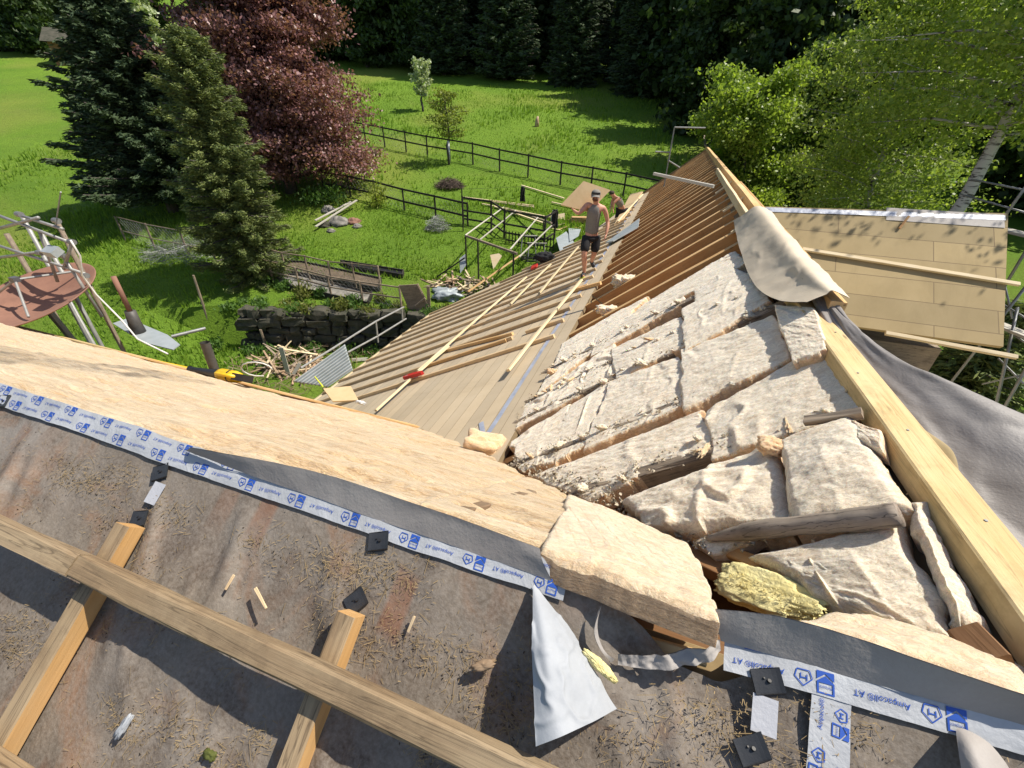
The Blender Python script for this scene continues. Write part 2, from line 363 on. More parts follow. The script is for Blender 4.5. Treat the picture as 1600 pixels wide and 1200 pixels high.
def m_membrane():
    m, t, b = newmat('membrane_dark'); v = coords(t, (1, 1, 1)); f = noise(t, v, 1.7, 6, .62, .4); f2 = noise(t, v, 5.5, 6, .7, .3); f3 = noise(t, v, 90, 3, .7); f4 = noise(t, coords(t, (1, 1, 1), rot=(0, 0, .5)), 3.1, 5, .6, 1.2)
    col = ramp(t, f, (.28, (.100, .082, .066)), (.48, (.178, .146, .115)), (.72, (.232, .210, .188)))
    col = mix(t, ramp(t, f2, (.48, 0.0), (.62, .75)), col, (.095, .070, .052)); col = mix(t, ramp(t, f4, (.52, 0.0), (.66, .65)), col, (.25, .14, .08))
    col = mix(t, ramp(t, f3, (.35, .0), (.8, .55)), col, (.34, .30, .26))
    # rusty dabs left by the old tiles: short bars across the slope
    bv = coords(t, (7.5, 3.2, 1), rot=(0, 0, .12)); vo = N(t, 'ShaderNodeTexVoronoi', Scale=1.0, Randomness=.55); vo.distance = 'CHEBYCHEV'; t.links.new(bv, vo.inputs['Vector'])
    dab = ramp(t, vo.outputs['Distance'], (.20, 1.0), (.30, 0.0)); rg = ramp(t, noise(t, v, .9, 3, .5), (.46, 0.0), (.56, .6))
    k = mix(t, 1.0, dab, rg, 'MULTIPLY'); k = mix(t, 1.0, k, ramp(t, f2, (.3, .2), (.5, 1.0)), 'MULTIPLY')
    col = mix(t, k, col, (.235, .105, .055))
    t.links.new(col, b.inputs['Base Color']); b.inputs['Roughness'].default_value = .85; b.inputs['Specular IOR Level'].default_value = .3
    n1 = bump(t, None, f2, .012, .5); bump(t, b, f3, .002, .6, n1); MT['membrane_dark'] = m
m_membrane()
def m_fabric(name, c, c2, rough=.7, sc_=2.0, metal=0, dots=False):
    m, t, b = newmat(name); v = coords(t, (1, 1, 1)); f = noise(t, v, sc_, 5, .6, .5); f3 = noise(t, v, 120, 3, .6)
    col = ramp(t, f, (.3, c2), (.7, c)); col = mix(t, ramp(t, f3, (.3, .25), (.7, 0.0)), col, c2); t.links.new(col, b.inputs['Base Color'])
    b.inputs['Roughness'].default_value = rough; b.inputs['Metallic'].default_value = metal
    if dots:
        vo = N(t, 'ShaderNodeTexVoronoi', Scale=14.0, Randomness=.7); t.links.new(v, vo.inputs['Vector']); t.links.new(mix(t, ramp(t, vo.outputs['Distance'], (.045, .85), (.06, 0.0)), col, (.04, .035, .03)), b.inputs['Base Color'])
    bump(t, b, f, .02, .5, bump(t, None, f3, .002, .5)); MT[name] = m
m_fabric('fabric_grey', (.40, .375, .35), (.29, .26, .24))
m_fabric('fabric_beige', (.66, .57, .44), (.56, .47, .35), .75, dots=True)
m_fabric('fabric_violet', (.30, .28, .268), (.19, .172, .16), .6, 3.5)
m_fabric('fabric_light', (.52, .54, .58), (.40, .40, .43), .5)
m_fabric('tape_white', (.47, .49, .52), (.34, .35, .37), .55, 7)
m_fabric('tape_blue', (.42, .46, .56), (.28, .31, .40), .4, 5)
def m_grass(name, ca, cb, cc, sc_):
    m, t, b = newmat(name); v = coords(t, (1, 1, 1)); f = noise(t, v, .22*sc_, 6, .65, .3); f2 = noise(t, v, 2.5*sc_, 6, .75); f3 = noise(t, v, 14*sc_, 4, .75)
    col = ramp(t, f, (.32, cb), (.62, ca)); col = mix(t, ramp(t, f2, (.35, .7), (.62, 0.0)), col, cb); col = mix(t, ramp(t, f3, (.35, .6), (.6, 0.0)), col, cc)
    g = N(t, 'ShaderNodeTexNoise', Scale=.09, Detail=4.0); t.links.new(v, g.inputs['Vector']); col = mix(t, ramp(t, g.outputs[0], (.48, 0.0), (.64, .5)), col, (.27, .29, .06)); g2 = noise(t, v, .35, 5, .7); col = mix(t, ramp(t, g2, (.56, 0.0), (.70, .22)), col, (.22, .22, .07))
    t.links.new(col, b.inputs['Base Color']); b.inputs['Roughness'].default_value = .9; b.inputs['Specular IOR Level'].default_value = .15
    bump(t, b, f3, .12, .9, bump(t, None, f2, .25, .8)); MT[name] = m
m_grass('meadow', (.22, .36, .035), (.14, .26, .025), (.08, .14, .02), 1.0)
leafmat('grass_blade', (.27, .40, .05), (.14, .26, .033), .35, .2)
# ---------------------------------------------------------------- ground
def build_ground():
    xs = np.unique(np.concatenate([np.arange(-30, 26, .5), np.arange(-170, -30, 4.), np.arange(26, 150, 4.)])); ys = np.unique(np.concatenate([np.arange(-14, 15, 1.), np.arange(15, 15.8, .12), np.arange(16, 48, .7), np.arange(48, 110, 2.5), np.arange(110, 300, 8.)]))
    X, Y = np.meshgrid(xs, ys); Z = terrain(X, Y)+CAMZ; nx = len(xs); ny = len(ys)
    v = np.stack([X.ravel(), Y.ravel(), Z.ravel()], 1); i, j = np.meshgrid(np.arange(nx-1), np.arange(ny-1)); a = (j*nx+i).ravel()
    q = np.stack([a, a+1, a+nx+1, a+nx], 1); o = npmesh('ground', v, q, MT['meadow'], smooth=True); tag(o, kind='structure')
build_ground()
def build_grass():
    n = 90000; n1 = 52000
    x = np.concatenate([rng.uniform(-24, 6, n1), rng.uniform(-34, 18, n-n1)]); y = np.concatenate([rng.uniform(9, 26, n1), rng.uniform(22, 60, n-n1)])
    keep = (fbm(x*.5, y*.5, 1.)+rng.uniform(-.5, .6, n)) > -.1
    bare = (((x+4)**2/40+(y-13)**2/6) < .6) | ((y > 15.1) & (y < 17.6) & (x > -12) & (x < -2.5)); keep &= ~bare
    x = x[keep]; y = y[keep]; n = len(x); z = terrain(x, y)+CAMZ
    h = rng.uniform(.05, .2, n)*(1+1.3*(fbm(x*.35, y*.35, 4.))); h = np.where(y > 26, h*1.3, h); a = rng.uniform(0, 6.28, n); wd = h*.10+np.where(y > 26, .018, .009)
    vs = []; qs = []
    for k in range(2):
        aa = a+k*1.9; dx = np.cos(aa); dy = np.sin(aa); lean = rng.uniform(.1, .6, n)*h
        p0 = np.stack([x-dx*wd, y-dy*wd, z-.02], 1); p1 = np.stack([x+dx*wd, y+dy*wd, z-.02], 1)
        tip = np.stack([x-dy*lean, y+dx*lean, z+h], 1); vs += [p0, p1, tip]
    V = np.stack(vs, 1).reshape(-1, 3); i = np.arange(n)*6; q = np.concatenate([np.stack([i, i+1, i+2], 1), np.stack([i+3, i+4, i+5], 1)])
    tag(npmesh('grass', V, q, MT['grass_blade']), 'long bright green grass growing over the meadow', 'grass', kind='stuff')
build_grass()
# ---------------------------------------------------------------- house
house = empty('house', V3(W(4, 8, -8)), 'old farmhouse with its roof stripped for renewal, bare rafters, soft fibre boards and wool insulation', 'house')
FLn, NBn, NAn, LWn, WGn, FRn = [NV(k) for k in ('FL', 'NB', 'NA', 'LOW', 'WING', 'FR')]
def poly_obj(name, pts, n, th, mat, parent, xdir, **kw):
    mb = MB(); mb.slab(pts, n, th); return mb.build(name, mat, parent, local=frame(pts[0], xdir, n), **kw)
# walls
def wallbox(l0, l1, r0, r1, z0, z1, mat, name='wall'):
    mb = MB(); mb.box((0, 0, 0), (l1-l0, r1-r0, z1-z0)); M = frame(V3(W(l1, r0, z0)), -EWV, (0, 0, 1)); return mb.build(name, mat, house, M=M)
wallbox(-7.2, 7.6, 3.9, 12.0, -9, -6.55, MT['wallplaster']); wallbox(-5.0, 2.2, 12.0, 21.5, -9, -3.6, MT['wallplaster']); wallbox(-6, 13.5, -5, 2.6, -9, -5.2, MT['wallplaster'])
# ceiling boards under the rafters (far roof) and far slope
poly_obj('ceiling_boards', [H('FL', .0, -.2, -.21), H('FL', 2.6, 2.3, -.21), H('FL', 2.6, 22.5, -.21), H('FL', 0, 24.4, -.21)], FLn, .03, MT['brown_board'], house, RWV)
poly_obj('far_slope', [H('FR', 0, 24.4, -.02), H('FR', -5.6, 24.4, -.02), H('FR', -5.6, -1.2, -.02), H('FR', 0, -1.2, -.02)], FRn, .2, MT['fibreboard'], house, RWV)
# rafters of the far roof
rl = [4.42+.62*i for i in range(32)]
for i, r0 in enumerate(rl):
    le = 2.9 if r0 < 20 else 2.6
    beam('rafter', H('FL', .02, r0, .0), H('FL', le, r0, -.0), .085, .2, MT['orange_wood'], house, top=MT['new_wood'], up=FLn)  # lighter wood on the tops: their sunlit look is put into the colour
for r0, m_ in ((3.86, 'grey_wood'), (3.16, 'grey_wood'), (2.76, 'grey_wood'), (1.90, 'grey_wood'), (1.30, 'grey_wood')):
    beam('rafter', H('FL', .05, r0, .022), H('FL', max(r0+.02, 2.35 if r0 > 2 else 0), r0, .018), .075, .2, MT[m_], house, up=FLn, wob=.006, cham=.012)
# ridge
bm = beam('ridge_beam', V3(W(-.025, -.4, -.985)), V3(W(.088, 2.9, -.985)), .145, .09, MT['yellow_wood'], house, wob=.0008, cham=.006)
beam('ridge_board', V3(W(-.03, 2.3, -.90)), V3(W(-.03, 24.6, -.90)), .09, .16, MT['new_wood'], house, wob=.003)
beam('ridge_board', V3(W(.10, 3.6, -.955)), V3(W(.10, 12.5, -.955)), .05, .12, MT['pale_wood'], house, wob=.003)
beam('ridge_board', V3(W(.05, 24.0, -.86)), V3(W(-.02, 31, -.55)), .10, .05, MT['grey_wood'], house, wob=.003)
beam('ridge_board', V3(W(-.095, 3.4, -.90)), V3(W(-.095, 9, -.90)), .028, .14, MT['sawn_orange'], house, wob=.002)
for k, r0 in enumerate([4.3, 5.6, 7.2, 9.4]): beam('ridge_cleat', H('FL', -.02, r0, .06), H('FL', .26, r0, .03), .05, .03, MT['pale_wood'], house, up=FLn)
# lower fibre board deck
dk = [H('LOW', 2.1, 1.9), H('LOW', 3.55, 3.1), H('LOW', 8.6, 3.3), H('LOW', 8.55, 12.1), H('LOW', 5.6, 13.1), H('LOW', 3.9, 14.4), H('LOW', 2.42, 21.4), H('LOW', 2.1, 21.4)]
poly_obj('fibreboard_deck', dk, LWn, .06, MT['fibreboard'], house, RWV)
def strip(name, plane, a, b, w_, off, th, mat, parent, **kw):
    A = H(plane, a[0], a[1], off); B = H(plane, b[0], b[1], off); return beam(name, A, B, w_, th, mat, parent, up=NV(plane), wob=.002, **kw)
# sealing tape on the deck: a bluish strip with a second one crossing it
def ribbon(name, pts, width, n, mat, parent, off=.004, nseg=40, crinkle=.003, label=None):
    pts = [Vector(p) for p in pts]; L = [0]
    for i in range(1, len(pts)): L.append(L[-1]+(pts[i]-pts[i-1]).length)
    def at(s):
        s *= L[-1]
        for i in range(1, len(pts)):
            if s <= L[i] or i == len(pts)-1: return pts[i-1].lerp(pts[i], (s-L[i-1])/(L[i]-L[i-1])), (pts[i]-pts[i-1]).normalized()
    mb = MB(); n = Vector(n)
    def P(u, v):
        c, d = at(u); y = n.cross(d); return c+y*((v-.5)*width)+n*(off+crinkle*(1+float(fbm(u*L[-1]*9, v*2, 3))))
    mb.grid(P, nseg, 4); o = mb.build(name, mat, parent, local=frame(pts[0], pts[-1]-pts[0], n), smooth=True)
    if label: o['label'] = label
    return o
ribbon('sealing_tape', [H('LOW', 2.42, 2.5), H('LOW', 2.40, 8), H('LOW', 2.40, 14), H('LOW', 2.4, 20)], .07, LWn, MT['tape_blue'], house, nseg=120)
ribbon('sealing_tape', [H('LOW', 2.34, 2.35), H('LOW', 2.62, 2.9)], .06, LWn, MT['tape_blue'], house, .006, 14)
ribbon('sealing_tape', [bp('LOW', 688, 652), bp('LOW', 800, 633)], .06, LWn, MT['tape_blue'], house, .006, 14) if False else None
# counter battens laid down the deck
for i in range(24):
    r0 = 5.08+.62*i
    if r0 > 17.5: break
    l0 = 2.36; l1 = 8.5 if r0 < 12 else (5.6-(r0-13)*.9 if r0 < 14.4 else 3.6-(r0-14.4)*.3)
    if i == 1: l0 = 3.2
    if l1-l0 < .3: continue
    beam('counter_batten', H('LOW', l0+rnd.uniform(-.05, .08), r0, .062), H('LOW', l1, r0+rnd.uniform(-.04, .04), .062), .06, .06, MT['batten_wood'], house, up=LWn)
for r0, a, b in ((5.75, 2.37, 3.0),): beam('counter_batten', H('LOW', a, r0, .062), H('LOW', b, r0, .062), .06, .06, MT['batten_wood'], house, up=LWn)
beam('eaves_board', H('LOW', 8.55, 3.0, .02), H('LOW', 8.55, 12.1, .02), .12, .12, MT['pale_wood'], house, up=LWn)
# near roof, far side: eaves boards
beam('eaves_board', H('NB', 3.45, 3.42, .03), H('NB', 18, 3.45, .03), .20, .04, MT['yellow_wood'], house, up=NBn, wob=.004)
beam('eaves_board', H('NB', 3.5, 3.22, .045), H('NB', 9.5, 3.25, .045), .12, .03, MT['new_wood'], house, up=NBn, wob=.004)
poly_obj('near_slope_base', [H('NB', .0, .03, -.2), H('NB', 18, .03, -.2), H('NB', 18, 3.5, -.2), H('NB', 3.5, 3.5, -.2)], NBn, .03, MT['brown_board'], house, EWV)
# valley board
beam('valley_board', (H('NB', .35, .35, .0)), (H('NB', 2.2, 2.2, -.03)), .10, .05, MT['brown_board'], house, wob=.006)
for r_ in (.25, .6, 1.05, 1.5, 2.0):
    q_ = V3(W(-.01+.034*r_+.03*math.sin(r_*9), r_, -.984)); mb = MB(); mb.tube([q_, q_+Vector((0, 0, .002))], .005, 10); mb.build('screw_head', MT['dull_steel'], bm)
# wing roof
wp = [H('WING', .3, WR), H('WING', -4.93, WR+.25), H('WING', -4.75, 8.2), H('WING', .5, 8.2)]
wing = poly_obj('wing_roof', wp, WGn, .07, MT['fibre_wing'], house, -EWV)
wallbox(-4.3, -.5, 8.75, 11.4, -9, -3.5, MT['grey_wood'])
ribbon('edge_tape', [H('WING', -.4, WR-.03), H('WING', -4.88, WR+.16)], .11, WGn, MT['tape_blue'], wing, .006, 50, .006)
ribbon('edge_tape', [H('WING', -3.0, WR+.08), H('WING', -4.86, WR+.10)], .30, WGn, MT['fabric_grey'], wing, .004, 30, .006)
poly_obj('wing_back_slope', [H('WING', .3, WR), H('WING', -4.93, WR+.25), H('WING', -4.93, WR+.25)+RWV*2-Vector((0, 0, 1.7)), H('WING', .3, WR)+RWV*2-Vector((0, 0, 1.7))], Vector(unit(ZV+TW*rw)), .06, MT['fibreboard'], wing, -EWV)
beam('purlin', bp('WING', 1255, 388, .07), bp('WING', 1595, 443, .07), .07, .05, MT['pale_wood'], wing, up=WGn)
beam('eaves_batten', bp('WING', 1385, 519, .04), bp('WING', 1591, 557, .04), .07, .06, MT['pale_wood'], wing, up=WGn)
beam('batten_end', bp('WING', 1421, 337, .10), bp('WING', 1406, 356, .05), .04, .03, MT['orange_wood'], wing, up=WGn)
# tape along the crest of the main ridge, facing the wing
ribbon('crest_tape', [V3(W(-.15, 3.0, -.965)), V3(W(-.15, 5, -.955)), V3(W(-.15, 9, -.95))], .10, FRn, MT['tape_blue'], house, .0, 60, .01)
# ---------------------------------------------------------------- underlay membrane on the near slope
SL36 = math.cos(R_(36))
def NAp(l, s, off=0.0):       # s: distance down the slope from the ridge
    return H('NA', l, -s*SL36, off)
def na_px(px, py, off=0.0):   # pixel -> (l', s)
    q = bp('NA', px, py, off); v = np.array([q.x, q.y, q.z-CAMZ]); return float(v@ew-LJ), -float(v@rw-RJ)/SL36
edge = [(-.9, -.01), (.1, .0), (.30, .0), (.62, .01), (.66, .06), (.74, .10), (.84, .09), (.92, .05), (1.0, .02), (1.06, .01), (1.3, .0), (6, .0)]
def edge_s(l):
    for (a, sa), (b_, sb) in zip(edge, edge[1:]):
        if l <= b_: return sa+(sb-sa)*(l-a)/(b_-a)
    return 0
def mem_off(l, s):
    l = np.asarray(l, float); s = np.asarray(s, float)
    o = .016*fbm(l*1.6, s*2.2, 5.)+.006*fbm(l*7, s*7, 8.)+.0025*fbm(l*22, s*22, 2.)
    # sagging between rafters, ridged wrinkle folds running down-slope
    o = o-.02*np.abs(np.sin((l-.62)*math.pi/.83))*np.clip(s*3, 0, 1)
    w_ = fbm(l*3.0+s*.8, s*.9, 12.); o = o+.022*np.exp(-(w_*9)**2)*np.clip(s*4-.2, 0, 1)
    return o
def build_membrane():
    nl = 420; ns = 190; ls = np.linspace(-.9, 4.8, nl); tt = np.linspace(0, 1, ns)**1.15; vs = []
    n, d = PL['NA']; n = np.array(n)
    es = np.array([edge_s(l) for l in ls])+.004*fbm(ls*30, 0*ls, 2.)
    Lg, Tg = np.meshgrid(ls, tt); S = es[None, :]+Tg*(1.9-es[None, :]); O = mem_off(Lg, S)
    near = np.exp(-((Lg-.78)/.22)**2)*np.exp(-((S-.12)/.10)**2); O = O-.03*near
    base = (LJ+Lg)[..., None]*ew+(RJ-S*SL36)[..., None]*rw; z = (d+O-(base@n))/n[2]; base[..., 2] = z+CAMZ
    V = base.reshape(-1, 3); M = frame(NAp(0, 0), EWV, NAn); Mi = np.array(M.inverted()); V = V@Mi[:3, :3].T+Mi[:3, 3]
    i, j = np.meshgrid(np.arange(nl-1), np.arange(ns-1)); a = (j*nl+i).ravel(); q = np.stack([a, a+1, a+nl+1, a+nl], 1)
    return npmesh('underlay_membrane', V, q, MT['membrane_dark'], house, True, M)
memb = build_membrane()
# what lies below the torn gap at the ridge
poly_obj('ridge_lining', [H('NA', .2, -.0, -.09), H('NA', 1.4, .0, -.09), H('NA', 1.4, -.5, -.09), H('NA', .2, -.5, -.09)], NAn, .02, MT['straw'], house, EWV)
beam('ridge_plank', bp('NA', 930, 982, -.03), bp('NA', 1105, 1032, -.05), .03, .03, MT['new_wood'], house, up=NAn)
# counter battens and battens on the near slope
for l0 in (2.475, 1.645, -.18):
    s0 = .30 if l0 > 0 else .42
    beam('counter_batten', NAp(l0, s0, .062), NAp(l0, 1.9, .062), .055, .06, MT['sawn_orange'], house, top=MT['old_batten'], up=NAn, wob=.002)
def nbat(l0, l1, s, j=0): return beam('roof_batten', NAp(l0, s, .115), NAp(l1, s+j, .115), .062, .05, MT['old_batten'], house, up=NAn, wob=.003, cham=.006)
nbat(4.6, 2.50, .47); nbat(2.493, .1, .468, .012); nbat(4.2, .1, .935); nbat(4.2, .1, 1.35)
# ---- printed tape
LET, LETF = text_mesh('Ampacoll\u00ae AT', 1.0); LW_ = max(v.x for v in LET)
LOGO, LOGOF = text_mesh('Ampack', 1.0); LGW = max(v.x for v in LOGO)
def printed_tape(name, ctr, width, rows, step, phase, lift=None, flip=True, side=None):
    """ctr: list of (l,s) on the NA plane; the print reads from the far side of the ridge"""
    pts = [Vector((a, b, 0)) for a, b in ctr]; L = [0]
    for i in range(1, len(pts)): L.append(L[-1]+(pts[i]-pts[i-1]).length)
    T = L[-1]
    def at(s):
        for i in range(1, len(pts)):
            if s <= L[i] or i == len(pts)-1: return pts[i-1].lerp(pts[i], (s-L[i-1])/(L[i]-L[i-1])), (pts[i]-pts[i-1]).normalized()
    def P(s, w_, up=0.0):
        c, d = at(min(max(s, 0), T)); y = Vector((-d.y, d.x, 0)); c = c+y*w_; o = max(float(mem_off(c.x, c.y)), -.02)*.8+.009+.0025*float(fbm(s*14, w_*25, 6.))+(lift(s, w_) if lift else 0)+up
        return NAp(c.x, c.y, o)
    ns = max(8, int(T/.012)); mb = MB(); mb.grid(lambda u, v: P(u*T, (v-.5)*width*(1+.03*float(fbm(u*T*20, v, 1.)))), ns, 7)
    fr = frame(P(0, 0), P(T, 0)-P(0, 0), NAn); base = mb.build(name, MT['tape_white'], house, local=fr, smooth=True)
    pr = MB(); rh = width/rows; sgn = 1
    for k in range(rows):
        wc = (k+.5)*rh-width/2; s = -phase[k]*step
        while s < T:
            def put(vs, fs, s0, w0, scl, rev):
                out = [];
                for v in vs:
                    a = s0+v.x*scl; b_ = w0+v.y*scl
                    if rev: a = s0-v.x*scl; b_ = w0-v.y*scl
                    out.append((a, b_))
                if min(o_[0] for o_ in out) < 0.002 or max(o_[0] for o_ in out) > T-.002: return
                pr.add([P(a, b_, .0016) for a, b_ in out], fs)
            hgt = rh*.36; rev = flip
            put(LET, LETF, s+LW_*hgt+.0, wc+(hgt*.35 if rev else -hgt*.35), hgt*.95, rev) if rev else put(LET, LETF, s, wc-hgt*.35, hgt*.95, False)
            q0 = s+LW_*hgt+.078; a_ = rh*.42; sq = []
            # blue square with a white chevron cut out, and the small name above it
            def poly(ps): put([Vector(p) for p in ps], [tuple(range(len(ps)))], q0, wc, 1.0, rev)
            poly([(-a_*.8, -a_, 0), (a_*.8, -a_, 0), (a_*.8, -a_*.62, 0), (0, -a_*.95+.0, 0), (-a_*.8, -a_*.62, 0)][:0] or [(-a_*.8, -a_*.05, 0), (0, -a_*.62, 0), (a_*.8, -a_*.05, 0), (a_*.8, a_*.05, 0), (-a_*.8, a_*.05, 0)])
            poly([(-a_*.8, -a_, 0), (a_*.8, -a_, 0), (a_*.8, -a_*.22, 0), (0, -a_*.80, 0), (-a_*.8, -a_*.22, 0)])
            poly([(-a_*.8, a_*.85, 0), (a_*.8, a_*.85, 0), (a_*.8, a_, 0), (-a_*.8, a_, 0)])
            poly([(-a_*.8, a_*.05, 0), (-a_*.62, a_*.05, 0), (-a_*.62, a_*.85, 0), (-a_*.8, a_*.85, 0)]); poly([(.62*a_, a_*.05, 0), (.8*a_, a_*.05, 0), (.8*a_, a_*.85, 0), (.62*a_, a_*.85, 0)])
            k2 = 1.2*a_/LGW; put([Vector((v.x-LGW/2, v.y, 0)) for v in LOGO], LOGOF, q0, wc+(-a_*.3 if rev else a_*.3)*(1 if not rev else 1), k2, rev)
            # outlined house emblem
            e = q0-a_*2.0
            def ln(p, q, t_=.0011):
                p = Vector(p); q = Vector(q); d = (q-p).normalized(); y = Vector((-d.y, d.x, 0))*t_; put([p+y, p-y, q-y, q+y], [(0, 1, 2, 3)], e, wc, 1.0, rev)
            h_ = a_*.8; loop = [(-h_, 0, 0), (0, h_*.9, 0), (h_, 0, 0), (h_*.7, -h_*.9, 0), (-h_*.7, -h_*.9, 0), (-h_, 0, 0)]
            for p, q in zip(loop, loop[1:]): ln(p, q)
            ln((-h_*.4, -h_*.4, 0), (-h_*.4, h_*.3, 0)); ln((h_*.3, -h_*.5, 0), (h_*.3, h_*.2, 0)); ln((-h_*.4, 0, 0), (h_*.3, 0, 0))
            s += step
    pr.build('printed_lettering', MT['blue_print'], base, local=fr)
    return base
def pxs(lst): return [na_px(*p) for p in lst]
printed_tape('printed_tape', [(4.7, .03)]+pxs([(0, 617), (140, 662), (280, 712), (400, 752), (520, 792), (640, 835), (740, 870), (830, 897), (885, 915)]), .082, 2, .20, (.1, .62))
printed_tape('printed_tape', pxs([(1130, 1012), (1250, 1045), (1400, 1085), (1500, 1112), (1640, 1150)]), .10, 2, .235, (.95, .55))
printed_tape('printed_tape', pxs([(1297, 1066), (1285, 1220), (1280, 1330)]), .075, 2, .22, (.9, .3), lift=lambda s, w_: -.002)
# black nail seals stuck on the membrane
def pad(px, py, rot, size=.060, curl=.004):
    l, s = na_px(px, py); mb = MB(); ca = math.cos(rot); sa = math.sin(rot); o0 = float(mem_off(l, s))+.006
    def P(u, v, k=0.0):
        a = (u-.5)*size; b_ = (v-.5)*size*.8; return NAp(l+a*ca-b_*sa, s+a*sa+b_*ca, o0+k+curl*(abs(u-.5)*2)**3*(1 if u < .5 else .4))
    mb.grid(lambda u, v: P(u, v, .005), 8, 8); mb.grid(lambda u, v: P(1-u, v, .0), 8, 8)
    for e0, e1 in (((0, 0), (1, 0)), ((1, 0), (1, 1)), ((1, 1), (0, 1)), ((0, 1), (0, 0))):
        q = [P(*e0, .005), P(*e0, 0), P(*e1, 0), P(*e1, .005)]; mb.add(q, [(0, 1, 2, 3)])
    o = mb.build('nail_seal', MT['pad_black'], house, local=frame(NAp(l, s, o0), EWV, NAn), smooth=False)
    nb = MB(); nb.tube([P(.45, .5, .004), P(.45, .5, .009)], .004, 8); nb.tube([P(.6, .38, .004), P(.6, .38, .008)], .002, 6); nb.build('nail_head', MT['black_plastic'], o)
for a in ((250, 738, .5), (215, 808, .3), (592, 850, .35), (556, 940, .9), (1195, 1071, .35), (1170, 1177, .55), (5, 628, .2)): pad(*a)
for px, py, rr in ((245, 765, .2), (1192, 1105, .2)):   # pale scuffed patches left by peeled tape
    l, s = na_px(px, py); ribbon('tape_remnant', [NAp(l+.0, s-.02, .004), NAp(l-.0, s+.05, .004)], .05, NAn, MT['fabric_light'], house, float(mem_off(l, s))+.004, 8, .002)
